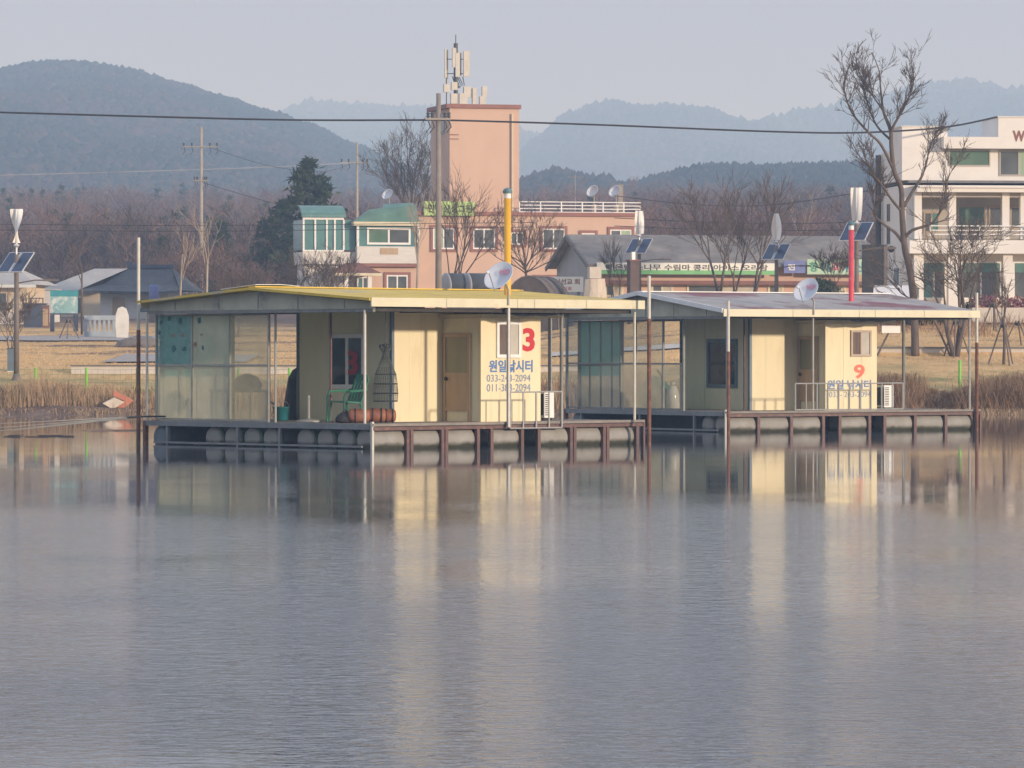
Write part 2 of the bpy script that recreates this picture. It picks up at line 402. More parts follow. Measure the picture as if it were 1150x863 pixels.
def forest_mat(name, green, brown, brown2, scale, thr=(.45, .6)):
    m, nt, N, L = new_mat(name)
    out = N.new('ShaderNodeOutputMaterial'); p = N.new('ShaderNodeBsdfDiffuse'); L.new(p.outputs[0], out.inputs[0])
    tc = N.new('ShaderNodeTexCoord'); geo = N.new('ShaderNodeNewGeometry')
    n1 = N.new('ShaderNodeTexNoise'); n1.inputs['Scale'].default_value = scale; n1.inputs['Detail'].default_value = 5; n1.inputs['Roughness'].default_value = .6; L.new(tc.outputs['Object'], n1.inputs['Vector'])
    ad = N.new('ShaderNodeMath'); ad.operation = 'MULTIPLY_ADD'; L.new(geo.outputs['Random Per Island'], ad.inputs[0]); ad.inputs[1].default_value = .22; L.new(n1.outputs[0], ad.inputs[2])
    mr = N.new('ShaderNodeMapRange'); mr.inputs[1].default_value = thr[0] + .1; mr.inputs[2].default_value = thr[1] + .1; L.new(ad.outputs[0], mr.inputs[0])
    n2 = N.new('ShaderNodeTexNoise'); n2.inputs['Scale'].default_value = scale * 3; n2.inputs['Detail'].default_value = 4; L.new(tc.outputs['Object'], n2.inputs['Vector'])
    mb = N.new('ShaderNodeMix'); mb.data_type = 'RGBA'; L.new(n2.outputs[0], mb.inputs[0]); mb.inputs[6].default_value = tuple(brown) + (1,); mb.inputs[7].default_value = tuple(brown2) + (1,)
    mx = N.new('ShaderNodeMix'); mx.data_type = 'RGBA'; L.new(mr.outputs[0], mx.inputs[0]); mx.inputs[6].default_value = tuple(green) + (1,); L.new(mb.outputs[2], mx.inputs[7])
    hv = N.new('ShaderNodeHueSaturation'); L.new(mx.outputs[2], hv.inputs['Color'])
    v = N.new('ShaderNodeMapRange'); L.new(geo.outputs['Random Per Island'], v.inputs[0]); v.inputs[3].default_value = .82; v.inputs[4].default_value = 1.18; L.new(v.outputs[0], hv.inputs['Value'])
    L.new(hv.outputs[0], p.inputs[0])
    return m


def interp(P, x):
    if x <= P[0][0]: return P[0][1]
    for (a, b), (c, d) in zip(P, P[1:]):
        if x <= c:
            t = (x - a) / (c - a); t = t * t * (3 - 2 * t) * .5 + t * .5
            return b + (d - b) * t
    return P[-1][1]


def hill(name, label, pts, Yr, front, back, base, seed, mat, rough, treeh, ntrees, cone):
    """a ridge whose crest runs at distance Yr; returns nothing; its wood is one mass"""
    rng = np.random.default_rng(seed)
    x0, x1 = pts[0][0], pts[-1][0]
    def zf(px, s):
        crest = Z_at(interp(pts, px), Yr)
        fall = max(0, 1 - abs(s) ** (1.25 if s < 0 else 1.6))
        X = X_at(px, Yr)
        spur = noise.fractal((X * .0055, s * 2.2 + seed, seed * 1.7), 1, 2, 5)
        a = base + (crest - base) * fall + rough * spur * min(1, abs(s) * 4 + .05) * (1 - abs(s) * .6)
        return a
    nx, ns = 150, 46
    pxs = [x0 + (x1 - x0) * i / nx for i in range(nx + 1)]; ss = [-1 + 1.6 * j / ns for j in range(ns + 1)]
    V = []
    for s in ss:
        Y = Yr + (front * s if s < 0 else back * s)
        for px in pxs: V.append((X_at(px, Yr), Y, zf(px, s)))
    n = nx + 1
    Fa = [(j * n + i, j * n + i + 1, (j + 1) * n + i + 1, (j + 1) * n + i) for j in range(ns) for i in range(nx)]
    me = bpy.data.meshes.new(name); me.from_pydata(V, [], Fa); me.materials.append(mat); me.polygons.foreach_set('use_smooth', [True] * len(me.polygons))
    o = bpy.data.objects.new(name, me); COL.objects.link(o); tag(o, label, kind='structure')
    # the wood: small leafy cones and mounds standing close together
    k = 6; V2 = []; F2 = []
    a = np.arange(k) * 2 * math.pi / k
    tv = np.concatenate([np.stack([np.cos(a), np.sin(a), np.zeros(k)], 1), np.stack([.72 * np.cos(a + .5), .72 * np.sin(a + .5), np.full(k, .45)], 1), [[0, 0, 1]]])
    tf = []
    for j in range(k):
        j2 = (j + 1) % k
        tf += [(j, j2, k + j2), (j, k + j2, k + j), (k + j, k + j2, 2 * k)]
    tf = np.array(tf)
    P = []; 
    for _ in range(ntrees):
        px = rng.uniform(x0, x1); s = -abs(rng.beta(1, 1.5)) if rng.random() < .93 else rng.uniform(0, .1)
        Y = Yr + (front * s if s < 0 else back * s)
        P.append((X_at(px, Yr), Y, zf(px, s)))
    P = np.array(P); sc = rng.uniform(.55, 1.35, len(P)) * treeh; rw = sc * rng.uniform(cone[0], cone[1], len(P))
    jit = rng.uniform(.75, 1.25, (len(P), len(tv), 3))
    W = tv[None] * jit * np.stack([rw, rw, sc], 1)[:, None, :] + P[:, None, :] - np.array([0, 0, .25])[None, None] * sc[:, None, None]
    FF = tf[None] + (np.arange(len(P)) * len(tv))[:, None, None]
    o = np_mesh('hill_forest', W.reshape(-1, 3), FF.reshape(-1, 3), mat)
    tag(o, 'mixed wood covering the ' + label.split(' with')[0], 'forest', kind='stuff')


fm_near = forest_mat('hill_wood', (.020, .034, .030), (.048, .043, .040), (.085, .052, .046), .0085, (.47, .70))
fm_far = forest_mat('mountain_wood', (.020, .028, .028), (.06, .045, .04), (.05, .045, .04), .004)
hill('hill', 'rounded wooded hill with dark pines at the left', [(-500, 160), (-250, 130), (-60, 92), (0, 81), (45, 73), (95, 73), (150, 82), (200, 97), (250, 111), (300, 126), (350, 143), (400, 165), (450, 190), (520, 225), (640, 270)], 1800, 800, 500, 22, 3, fm_near, 12, 2.1, 28000, (.8, 1.3))
hill('hill', 'pale distant mountain in the gap behind the tower', [(150, 190), (260, 150), (310, 127), (350, 115), (400, 119), (440, 122), (480, 121), (540, 130), (600, 150), (700, 200), (900, 230)], 3900, 900, 500, 22, 5, fm_far, 26, 5, 5000, (.6, 1))
hill('hill', 'blue hazy mountain ridge with two rounded tops', [(380, 290), (520, 215), (575, 180), (600, 160), (640, 130), (680, 117), (722, 122), (765, 121), (795, 124), (815, 133), (845, 140), (900, 160), (960, 190), (1050, 240)], 3300, 900, 500, 22, 7, fm_far, 24, 5, 6000, (.6, 1))
hill('hill', 'blue hazy mountain behind the white building', [(700, 230), (760, 180), (840, 139), (880, 128), (920, 120), (960, 112), (1000, 105), (1040, 94), (1080, 91), (1108, 95), (1125, 103), (1150, 101), (1230, 112), (1400, 140), (1700, 210)], 3500, 900, 500, 22, 9, fm_far, 26, 5, 6000, (.6, 1))
hill('hill', 'low dark foothill with bare woods on its slope', [(480, 250), (560, 222), (620, 204), (660, 212), (700, 222), (740, 206), (790, 196), (850, 197), (900, 194), (960, 193), (1050, 192), (1200, 198), (1500, 235)], 1250, 380, 200, 26, 11, fm_near, 5, 2.6, 10000, (.6, .95))


# ---------------------------------------------------------------- bare woodland in the middle distance
def bare_template(seed, n1=10, n2=8, n3=5):
    rng = random.Random(seed); V = []; Fa = []
    def strand(a, b, r0, r1):
        d = (b - a); s = d.cross(Vector((rng.uniform(-1, 1), rng.uniform(-1, 1), .2)))
        if s.length < 1e-6: s = Vector((1, 0, 0))
        s.normalize(); i = len(V)
        V.extend([a - s * r0, a + s * r0, b + s * r1, b - s * r1]); Fa.append((i, i + 1, i + 2, i + 3))
    strand(Vector((0, 0, -.05)), Vector((0, 0, .4)), .008, .006)
    for i in range(n1):
        z = rng.uniform(.18, .5); t = rng.uniform(0, 6.28); up = rng.uniform(.8, 2.0)
        a = Vector((0, 0, z)); d = Vector((math.cos(t), math.sin(t), up)).normalized(); L = rng.uniform(.25, .5)
        b = a + d * L; b.z = min(b.z, 1); strand(a, b, .0055, .003)
        for j in range(n2):
            q = a.lerp(b, rng.uniform(.25, 1)); d2 = (d + Vector((rng.gauss(0, .6), rng.gauss(0, .6), rng.uniform(-.1, .6)))).normalized()
            c = q + d2 * rng.uniform(.08, .22); strand(q, c, .0042, .002)
            for _ in range(n3):
                e = q.lerp(c, rng.uniform(.2, 1)); d3 = (d2 + Vector((rng.gauss(0, .7), rng.gauss(0, .7), rng.uniform(-.1, .6)))).normalized()
                strand(e, e + d3 * rng.uniform(.05, .13), .0032, .0012)
    return np.array([tuple(v) for v in V]), np.array(Fa)


def scatter(name, label, cat, temps, P, H, Wd, mat, seed):
    rng = np.random.default_rng(seed); Vs = []; Fs = []; off = 0
    which = rng.integers(0, len(temps), len(P))
    for t, (tv, tf) in enumerate(temps):
        idx = np.where(which == t)[0]
        if not len(idx): continue
        p = np.array(P)[idx]; h = np.array(H)[idx]; w = np.array(Wd)[idx]; a = rng.uniform(0, 6.28, len(idx)); c, s = np.cos(a), np.sin(a)
        x = (tv[None, :, 0] * c[:, None] - tv[None, :, 1] * s[:, None]) * w[:, None] + p[:, 0, None]
        y = (tv[None, :, 0] * s[:, None] + tv[None, :, 1] * c[:, None]) * w[:, None] + p[:, 1, None]
        z = tv[None, :, 2] * h[:, None] + p[:, 2, None]
        Vs.append(np.stack([x, y, z], -1).reshape(-1, 3)); Fs.append((tf[None] + (np.arange(len(idx)) * len(tv))[:, None, None]).reshape(-1, tf.shape[1]) + off); off += len(idx) * len(tv)
    return tag(np_mesh(name, np.concatenate(Vs), np.concatenate(Fs), mat), label, cat, kind='stuff')


twig_mat = forest_mat('bare_twigs', (.085, .08, .08), (.165, .115, .095), (.25, .14, .10), .016, (.40, .58))
temps = [bare_template(k) for k in range(5)]
rg = random.Random(4)
P, H, W = [], [], []
for _ in range(2100):
    Y = 345 * (980 / 345) ** (rg.random() ** .8); px = rg.uniform(-120, 1270); X = X_at(px, Y)
    h = rg.uniform(4.5, 9); P.append((X, Y, G(X, Y))); H.append(h); W.append(h * rg.uniform(.9, 1.4))
scatter('bare_woodland', 'brown leafless woods filling the slope behind the village', 'wood', temps, P, H, W, twig_mat, 1)
P, H, W = [], [], []
for _ in range(70):
    Y = rg.uniform(285, 335); px = rg.choice([rg.uniform(60, 420), rg.uniform(150, 340), rg.uniform(730, 985)]); X = X_at(px, Y)
    h = rg.uniform(3, 6.0); P.append((X, Y, G(X, Y))); H.append(h); W.append(h * rg.uniform(.8, 1.3))
scatter('thicket', 'brown leafless thicket behind the roadside houses', 'thicket', temps, P, H, W, twig_mat, 2)


def conifer_template(seed, whorls=14, per=8, leaf=26, thin=.3, fat=1.0):
    rng = random.Random(seed); V = []; Fa = []
    for w in range(whorls):
        t = w / (whorls - 1); z = .10 + .88 * t; R_ = thin * (1 - t) ** .7 * rng.uniform(.5, 1.2) + .025
        for k in range(max(3, int(per * (1 - t * .5)))):
            a = rng.uniform(0, 6.28); rr = R_ * rng.uniform(.65, 1.1); tip = Vector((math.cos(a) * rr, math.sin(a) * rr, z - rr * rng.uniform(-.05, .3)))
            root = Vector((0, 0, z))
            for _ in range(leaf):
                q = root.lerp(tip, rng.uniform(.15, 1.05) ** .7); q += Vector((rng.gauss(0, .02), rng.gauss(0, .02), rng.gauss(0, .016)))
                d = Vector((rng.gauss(0, 1), rng.gauss(0, 1), rng.gauss(.4, .6))).normalized() * rng.uniform(.02, .05) * fat; s = Vector((rng.gauss(0, 1), rng.gauss(0, 1), rng.gauss(0, 1))).normalized() * .011 * fat
                i = len(V); V.extend([q - s, q + s, q + d]); Fa.append((i, i + 1, i + 2))
    return np.array([tuple(v) for v in V]), np.array(Fa)


M['needle'] = forest_mat('pine_needles', (.035, .06, .028), (.05, .07, .03), (.07, .08, .04), .6)
M['bark'] = pm('grey_brown_bark', (.13, .098, .078), .9, .3, 5, stretch=(1, 1, .3), bump=.6)
M['bark_pale'] = pm('pale_bark', (.36, .29, .22), .9, .2, 5, stretch=(1, 1, .3))
M['twig'] = pm('bare_twig', (.105, .078, .062), .9, .25, 3)
M['twig_pale'] = pm('pale_twig', (.34, .27, .21), .9, .2, 3)
ct = [conifer_template(k) for k in range(3)]
P, H, W = [], [], []
for _ in range(120):
    Y = rg.uniform(400, 980); px = rg.choice([rg.gauss(170, 60), rg.gauss(60, 40), rg.gauss(250, 50), rg.uniform(600, 1000)]); X = X_at(px, Y)
    h = rg.uniform(4, 7.5); P.append((X, Y, G(X, Y))); H.append(h); W.append(h * rg.uniform(.7, 1.2))
ct_small = [conifer_template(k + 20, 9, 6, 12, .34, 2.6) for k in range(2)]
scatter('distant_evergreens', 'dark evergreens dotted among the brown woods', 'wood', ct_small, P, H, W, M['needle'], 5)


# ---------------------------------------------------------------- single trees
def conifer(px, Y, top, label, seed, thin=.3):
    X = X_at(px, Y); z = G(X, Y); h = Z_at(top, Y) - z
    t = thing('pine_tree', label, 'tree', (X, Y, z), group='dark evergreens behind the village')
    tv, tf = conifer_template(seed, 13, 9, 62, thin, 1.4)
    np_mesh('crown', tv * np.array([h, h, h]), tf, M['needle'], t)
    MB().tube([(0, 0, -.2), (0, 0, h * .5), (0, 0, h * .96)], [.02 * h, .012 * h, .003 * h], 7).build('trunk', M['bark'], t)
    return t


def grow(rng, mbT, mbC, p, d, L, r, level, maxl, up=.12, spread=.55, wob=.16, nch=(3, 5), twig=.011):
    """a bare branch: a wandering tapered tube that forks"""
    n = 4 if level < 2 else 3
    pts = [p]; q = p.copy(); dd = d.copy(); dirs = [d]
    for k in range(n):
        dd = (dd + Vector((rng.gauss(0, wob), rng.gauss(0, wob), rng.gauss(0, wob * .6) + up))).normalized()
        q = q + dd * (L / n); pts.append(q.copy()); dirs.append(dd.copy())
    r1 = max(r * .45, twig * .55)
    rs = [r + (r1 - r) * k / n for k in range(n + 1)]
    (mbT if level < 2 else mbC).tube(pts, rs, 6 if level < 2 else 3, cap=level < 2)
    if level >= maxl: return
    for c in range(rng.randint(*nch)):
        t = rng.uniform(.3, 1); k = min(n - 1, int(t * n)); base = pts[k].lerp(pts[k + 1], t * n - k)
        ax = Vector((rng.gauss(0, 1), rng.gauss(0, 1), rng.gauss(0, .5))); ax = (ax - ax.project(dirs[k])).normalized()
        nd = (dirs[k] + ax * spread * rng.uniform(.6, 1.3)).normalized()
        grow(rng, mbT, mbC, base, nd, L * rng.uniform(.45, .72), max(rs[k] * .55, twig), level + 1, maxl, up, spread, wob, nch, twig)


def bare_tree(px, Y, top, label, seed, stems=1, trunk=.3, spread=.55, up=.12, r=.016, maxl=4, pale=False, name='bare_tree', lean=(0, 0), nch=(3, 5), group='leafless trees beyond the bank', twig=.011, wide=1.0, limbs=(3, 4)):
    X = X_at(px, Y); z = G(X, Y); h = Z_at(top, Y) - z; rng = random.Random(seed)
    t = thing(name, label, 'tree', (X, Y, z), group=group)
    T, Cr = MB(), MB()
    for s in range(stems):
        a = rng.uniform(0, 6.28) if stems > 1 else 0; k = .22 if stems > 1 else 0
        d = Vector((math.cos(a) * k + lean[0], math.sin(a) * k + lean[1], 1)).normalized(); p = Vector((math.cos(a) * .12 * k, math.sin(a) * .12 * k, -.15))
        hh = h * trunk; q = p + d * hh
        T.tube([p, p + d * hh * .5 + Vector((rng.gauss(0, .02), rng.gauss(0, .02), 0)) * hh, q], [r * h, r * h * .85, r * h * .7], 7)
        for c in range(rng.randint(*limbs)):
            a2 = rng.uniform(0, 6.28); nd = (d + Vector((math.cos(a2), math.sin(a2), 0)) * spread * rng.uniform(.25, 1.0) * wide).normalized()
            grow(rng, T, Cr, q - d * hh * rng.uniform(0, .3), nd, h * (1 - trunk) * rng.uniform(.5, .62), r * h * .5, 1, maxl, up, spread, .16, nch, twig)
    zm = max(v[2] for v in T.v + Cr.v); f = h / zm
    for mb in (T, Cr): mb.v = [(x * wide, y * wide, zz * f) for x, y, zz in mb.v]
    T.build('trunk', M['bark_pale' if pale else 'bark'], t, True); Cr.build('crown', M['twig_pale' if pale else 'twig'], t)
    return t


def skeleton_tree(label, Y, limbs, seed, twigs):
    """a tree whose limbs follow the photograph's"""
    rng = random.Random(seed); px0, py0 = limbs[0][0][0], limbs[0][0][1]
    X0 = X_at(px0, Y); z0 = G(X0, Y); t = thing('bare_tree', label, 'tree', (X0, Y, z0), group='leafless trees beyond the bank')
    T, Cr = MB(), MB()
    for li, (*pts, ) in enumerate(limbs):
        dep = [0.0]
        P3 = []; rs = []
        d0 = pts[0][3] if len(pts[0]) > 3 else 0.0; d1 = rng.uniform(-1.6, 1.6) if li else 0
        for k, q in enumerate(pts):
            y = d0 + (d1 - d0) * k / (len(pts) - 1); P3.append(Vector((X_at(q[0], Y) - X0, y, Z_at(q[1], Y) - z0))); rs.append(q[2] * .66)
        # smooth the polyline a little
        S = []; SR = []
        for k in range(len(P3) - 1):
            a, b = P3[max(0, k - 1)], P3[k]; c, d = P3[k + 1], P3[min(len(P3) - 1, k + 2)]
            for j in range(4):
                u = j / 4; S.append(.5 * ((2 * b) + (-a + c) * u + (2 * a - 5 * b + 4 * c - d) * u * u + (-a + 3 * b - 3 * c + d) * u ** 3)); SR.append(rs[k] + (rs[k + 1] - rs[k]) * u)
        S.append(P3[-1]); SR.append(rs[-1])
        T.tube(S, SR, 7)
        n = len(S)
        for c in range(twigs if li else twigs // 3):
            k = rng.randint(n // 3, n - 2) if li else rng.randint(int(n * .6), n - 2); base = S[k]; dr = (S[k + 1] - S[k]).normalized()
            nd = (dr + Vector((rng.gauss(0, .7), rng.gauss(0, .7), rng.uniform(-.1, .7)))).normalized()
            grow(rng, Cr, Cr, base, nd, rng.uniform(.65, 1.3) * (.6 + .4 * (1 - k / n)) * (1 + .5 * (Y > 250)), min(SR[k] * .5, .03), 2, 4, .14, .6, .2, (2, 4), .010)
    T.build('trunk', M['bark'], t, True); Cr.build('crown', M['twig'], t)


skeleton_tree('tall leafless tree with twisting limbs beside the white building', 172, [
    [(1028, 402, .26), (1026, 340, .22), (1021, 300, .20), (1016, 279, .19), (1013, 240, .175), (1012, 212, .16), (1004, 192, .14), (1001, 165, .13), (1000, 146, .12), (992, 125, .08), (989, 100, .055), (987, 79, .035), (979, 59, .018)],
    [(1004, 192, .10), (989, 163, .085), (974, 149, .075), (956, 128, .06), (947, 105, .045), (947, 90, .035), (956, 68, .016)],
    [(1000, 150, .10), (1004, 140, .085), (1015, 120, .065), (1024, 97, .04), (1021, 65, .016)],
    [(1015, 232, .12), (1025, 216, .095), (1038, 195, .075), (1045, 172, .055), (1050, 158, .04), (1060, 147, .02)],
    [(1016, 268, .11), (1024, 259, .095), (1047, 250, .07), (1058, 228, .055), (1064, 198, .04), (1080, 177, .02)],
    [(1016, 276, .11), (1006, 262, .095), (993, 252, .08), (982, 240, .065), (986, 215, .055), (980, 192, .045), (966, 176, .035), (957, 158, .016)],
    [(1013, 238, .10), (1000, 224, .08), (990, 210, .06), (975, 193, .045), (965, 170, .02)],
    [(992, 125, .06), (982, 108, .045), (972, 92, .03), (968, 72, .014)],
    [(1001, 158, .08), (985, 140, .06), (975, 112, .04), (970, 92, .02)],
], 5, 25)
def fan(px, y0, yf, tips, r, seed):
    rg_ = random.Random(seed); out = [[(px, y0, r), (px + 1, (y0 + yf) / 2, r * .9), (px, yf, r * .75)]]
    for tx, ty in tips:
        k = rg_.uniform(-.12, .25); yb = yf + (y0 - yf) * k; dx = tx - px
        out.append([(px, yb, r * .5), (px + dx * .28 + rg_.uniform(-3, 3), yb + (ty - yb) * .25, r * .38), (px + dx * .62 + rg_.uniform(-4, 4), yb + (ty - yb) * .6, r * .24), (tx, ty, .012)])
    return out


rg = random.Random(2)
skeleton_tree('large fan shaped leafless tree behind the glazed balcony', 290, fan(461, 330, 238, [(461 + 44 * math.sin(a / 15 * 2.5 - 1.25) * rg.uniform(.8, 1.1), 215 - 78 * math.cos(a / 15 * 2.5 - 1.25) * rg.uniform(.75, 1.05)) for a in range(16)], .17, 1), 6, 15)
skeleton_tree('low fan shaped leafless tree before the salmon house', 226, fan(590, 330, 300, [(590 + 48 * math.sin(a / 12 * 2.7 - 1.35) * rg.uniform(.8, 1.1), 290 - 52 * math.cos(a / 12 * 2.7 - 1.35) * rg.uniform(.7, 1.05)) for a in range(13)], .11, 2), 7, 9)
bare_tree(1073, 171.5, 212, 'spreading leafless tree in front of the white balcony', 12, stems=3, trunk=.28, spread=.8, r=.016, up=.06, maxl=4, wide=1.05)
bare_tree(1127, 168, 288, 'thin staked leafless tree nearest the water at the right', 14, trunk=.4, spread=.7, r=.016, maxl=3)
bare_tree(1116, 186, 300, 'slim leafless tree below the red flower bed', 15, trunk=.45, spread=.6, r=.014, maxl=3)
bare_tree(503, 216, 178, 'leafless tree rising beside the concrete pole', 18, stems=2, trunk=.35, spread=.5, r=.010, maxl=4)
bare_tree(470, 208, 200, 'slim leafless tree in front of the glazed balcony', 19, trunk=.55, spread=.3, r=.010, maxl=3, pale=True)
bare_tree(808, 221, 188, 'leaning leafless tree left of the twin solar panels', 20, stems=2, trunk=.35, spread=.5, r=.012, maxl=4, lean=(-.05, 0))
bare_tree(846, 222, 186, 'dark leafless tree just left of the white wind rotor', 21, stems=2, trunk=.3, spread=.5, r=.012, maxl=4, lean=(.04, 0))
bare_tree(824, 223, 205, 'bushy leafless tree between two taller bare ones', 22, stems=2, trunk=.25, spread=.6, r=.011, maxl=4)
bare_tree(898, 330, 213, 'pale trunked leafless tree far behind the sign boards', 23, trunk=.5, spread=.5, r=.012, maxl=3, pale=True, twig=.02)
bare_tree(233, 206, 222, 'straight pale sapling with low forked limbs', 24, trunk=.5, spread=.6, r=.010, maxl=3, pale=True)
bare_tree(205, 208, 238, 'thin pale sapling left of the forked one', 25, trunk=.6, spread=.35, r=.009, maxl=3, pale=True)
bare_tree(92, 218, 256, 'lone slender tree beside the map board', 26, trunk=.6, spread=.3, r=.012, maxl=3)
bare_tree(692, 222, 258, 'thin leafless tree before the green and white banner', 27, stems=3, trunk=.4, spread=.3, r=.008, maxl=3)
bare_tree(346, 214, 262, 'twiggy leafless tree before the tall glass porch', 28, stems=2, trunk=.3, spread=.6, r=.010, maxl=4)
bare_tree(385, 212, 268, 'twiggy leafless tree before the small brown hip roof', 29, stems=2, trunk=.3, spread=.6, r=.010, maxl=4)
bare_tree(265, 214, 285, 'low brown leafless tree behind the mustard roof', 30, stems=3, trunk=.25, spread=.8, r=.010, maxl=4)
bare_tree(935, 216, 268, 'fine leafless tree behind the second dish', 31, stems=3, trunk=.3, spread=.6, r=.009, maxl=4)
bare_tree(12, 190, 318, 'scrubby leafless tree beside the cream house', 32, stems=3, trunk=.25, spread=.8, r=.010, maxl=4)
conifer(347, 300, 182, 'tall dark pine left of the fan shaped bare tree', 41, .50)
conifer(318, 306, 228, 'shorter dark pine beside the tall one', 42, .62)
conifer(250, 345, 252, 'small hazy pine behind the saplings', 43, .26)
conifer(182, 350, 268, 'small dark pine left of the saplings', 44, .3)

# ---------------------------------------------------------------- bank plants
M['reed'] = forest_mat('dry_reed', (.42, .30, .18), (.30, .19, .12), (.50, .36, .22), .5, (.4, .6))
M['dry_bush'] = forest_mat('dry_bush', (.36, .23, .14), (.17, .105, .08), (.48, .32, .18), .55, (.4, .6))
M['straw'] = forest_mat('straw_grass', (.64, .42, .20), (.56, .35, .16), (.72, .50, .26), .3, (.4, .6))
M['green_weed'] = forest_mat('green_weed', (.13, .15, .05), (.18, .17, .07), (.2, .16, .08), .5)


def blades(name, label, cat, mat, n, place, h, lean, w, seed):
    rng = np.random.default_rng(seed); B = np.array([place(rng) for _ in range(n)]); hh = (h[0] + (h[1] - h[0]) * rng.random(n) ** 1.5) * B[:, 3]
    a = rng.uniform(0, 6.28, n); ln = rng.uniform(lean[0], lean[1], n) * hh
    dx, dy = np.cos(a) * ln, np.sin(a) * ln; t = rng.uniform(0, 6.28, n); sx, sy = np.cos(t) * w, np.sin(t) * w * .5
    z = np.zeros(n)
    base = B[:, :3] - np.array([0, 0, .05])
    mid = base + np.stack([dx * .35, dy * .35, hh * (.8 if lean[1] > .9 else .65)], 1)
    tip = base + np.stack([dx, dy, hh * (1 - .45 * rng.random(n) * (lean[1] > .6))], 1)
    s = np.stack([sx, sy, z], 1)
    V = np.stack([base - s, base + s, mid + s * .8, mid - s * .8, tip], 1).reshape(-1, 3)
    k = np.arange(n)[:, None] * 5
    Fa = np.concatenate([k + np.array([[0, 1, 2]]), k + np.array([[0, 2, 3]]), k + np.array([[3, 2, 4]])]).astype(int)
    return tag(np_mesh(name, V, Fa, mat), label, cat, kind='stuff')


def left_bank(rng):
    Y = 153.6 + abs(rng.normal(0, 1.7)); X = rng.uniform(-24, 9); den = .55 + .6 * (noise.noise((X * .5, Y * .4, 5)) + .4)
    return X, Y, G(X, Y), max(.25, den)


blades('reeds', 'dry tan reeds along the far waterline', 'reeds', M['reed'], 26000, left_bank, (.35, 1.0), (.05, .45), .010, 1)
cl = []
for k in range(120):
    q_ = random.Random(500 + k); px_ = q_.uniform(960, 1175); Y_ = 154.4 + 3.4 * q_.random() ** 1.4
    s_ = q_.uniform(.5, 1.05) * (.38 if 1036 < px_ < 1084 else (1.0 if px_ > 985 else .55)) * (1 - .1 * (Y_ - 154.4)); cl.append((X_at(px_, Y_), Y_, s_))
cl += [(random.Random(9 + i).uniform(-22, 8), random.Random(99 + i).uniform(154.5, 157.0), random.Random(199 + i).uniform(.3, .6)) for i in range(300, 350)]
cl += [(random.Random(9 + i).uniform(-3, 9), random.Random(99 + i).uniform(155, 160.0), random.Random(199 + i).uniform(.5, .9)) for i in range(400, 425)]


def bushes(rng):
    x, y, s = cl[rng.integers(0, len(cl))]; X, Y = x + rng.normal(0, .45 * s), y + rng.normal(0, .4 * s)
    return X, Y, G(X, Y), s


blades('dry_bushes', 'brown arching bushes heaped on the bank', 'bushes', M['dry_bush'], 46000, bushes, (.4, 1.55), (.3, 1.5), .008, 2)


def fringe(rng):
    X = rng.uniform(-24, 27); return X, 153.0 + rng.normal(0, .45) + .3 * math.sin(X), .02, 1


blades('dead_grass', 'straw coloured grass lying at the water edge', 'grass', M['reed'], 15000, fringe, (.08, .32), (.6, 1.6), .012, 3)


def lawn(rng):
    Y = rng.uniform(158, 171); X = rng.uniform(-24, 27); return X, Y, G(X, Y), .4 + .8 * max(0, noise.noise((X * .4, Y * .4, 8)) + .3)


blades('lawn_tufts', 'short dry tufts on the lawn strip', 'grass', M['reed'], 16000, lawn, (.06, .22), (.1, .7), .012, 4)
def park(rng):
    Y = 170 + 58 * rng.random() ** 1.3; X = rng.uniform(-28, 9) if rng.random() < .75 else rng.uniform(9, 29); return X, Y, G(X, Y), 1


blades('park_grass', 'short straw coloured grass of the park lawn', 'grass', M['straw'], 60000, park, (.05, .13), (.1, .9), .022, 6)
def slope(rng):
    Y = rng.uniform(180, 207); X = rng.uniform(14, 30); return X, Y, G(X, Y), max(.1, .35 + 1.3 * noise.noise((X * .35, Y * .25, 2)))


blades('slope_brush', 'low brown brush on the slope below the white building', 'brush', M['dry_bush'], 16000, slope, (.2, .9), (.2, 1.2), .012, 7)
blades('green_weeds', 'green weeds along the netting fence', 'weeds', M['green_weed'], 3500, lambda r: (lambda X, Y: (X, Y, G(X, Y), 1))(r.uniform(-24, -13), 158 + r.normal(0, .7)), (.1, .5), (.1, .7), .012, 5)


def dome_shrub(px, Y, py, hm, wm, label, seed):
    X = X_at(px, Y); rng = np.random.default_rng(seed); z = Z_at(py, Y); g = G(X, Y)
    t = thing('round_shrub', label, 'shrub', (X, Y, min(z, g)), group='clipped evergreens before the buildings')
    n = 2600; d = rng.normal(0, 1, (n, 3)); d /= np.linalg.norm(d, axis=1)[:, None]; d[:, 2] = abs(d[:, 2]); rr = rng.uniform(.6, 1.05, n)[:, None]
    P = d * rr * np.array([wm / 2, wm / 2, hm]); P[:, 2] += 0.05
    P *= (1 + .12 * np.sin(d[:, :1] * 7 + seed) * np.cos(d[:, 1:2] * 6))
    a = rng.normal(0, .075, (n, 3)); b = rng.normal(0, .075, (n, 3))
    V = np.stack([P, P + a, P + b], 1).reshape(-1, 3); Fa = np.arange(n * 3).reshape(-1, 3)
    np_mesh('crown', V, Fa, M['needle'], t); MB().tube([(0, 0, -.6), (0, 0, hm * .7)], [.06, .03], 6).build('trunk', M['bark'], t)


dome_shrub(921, 222, 330, .85, 2.0, 'round dark shrub right of the second dish', 1)
dome_shrub(983, 193, 331, .7, 2.1, 'round dark shrub below the black panel', 2)
dome_shrub(1041, 191, 334, .85, 1.9, 'round dark shrub right of the twisted tree', 3)
dome_shrub(1097, 193, 333, .75, 2.0, 'round dark shrub below the balcony rail', 4)

# ---------------------------------------------------------------- houseboats
LU, LV = 8.7, 8.0


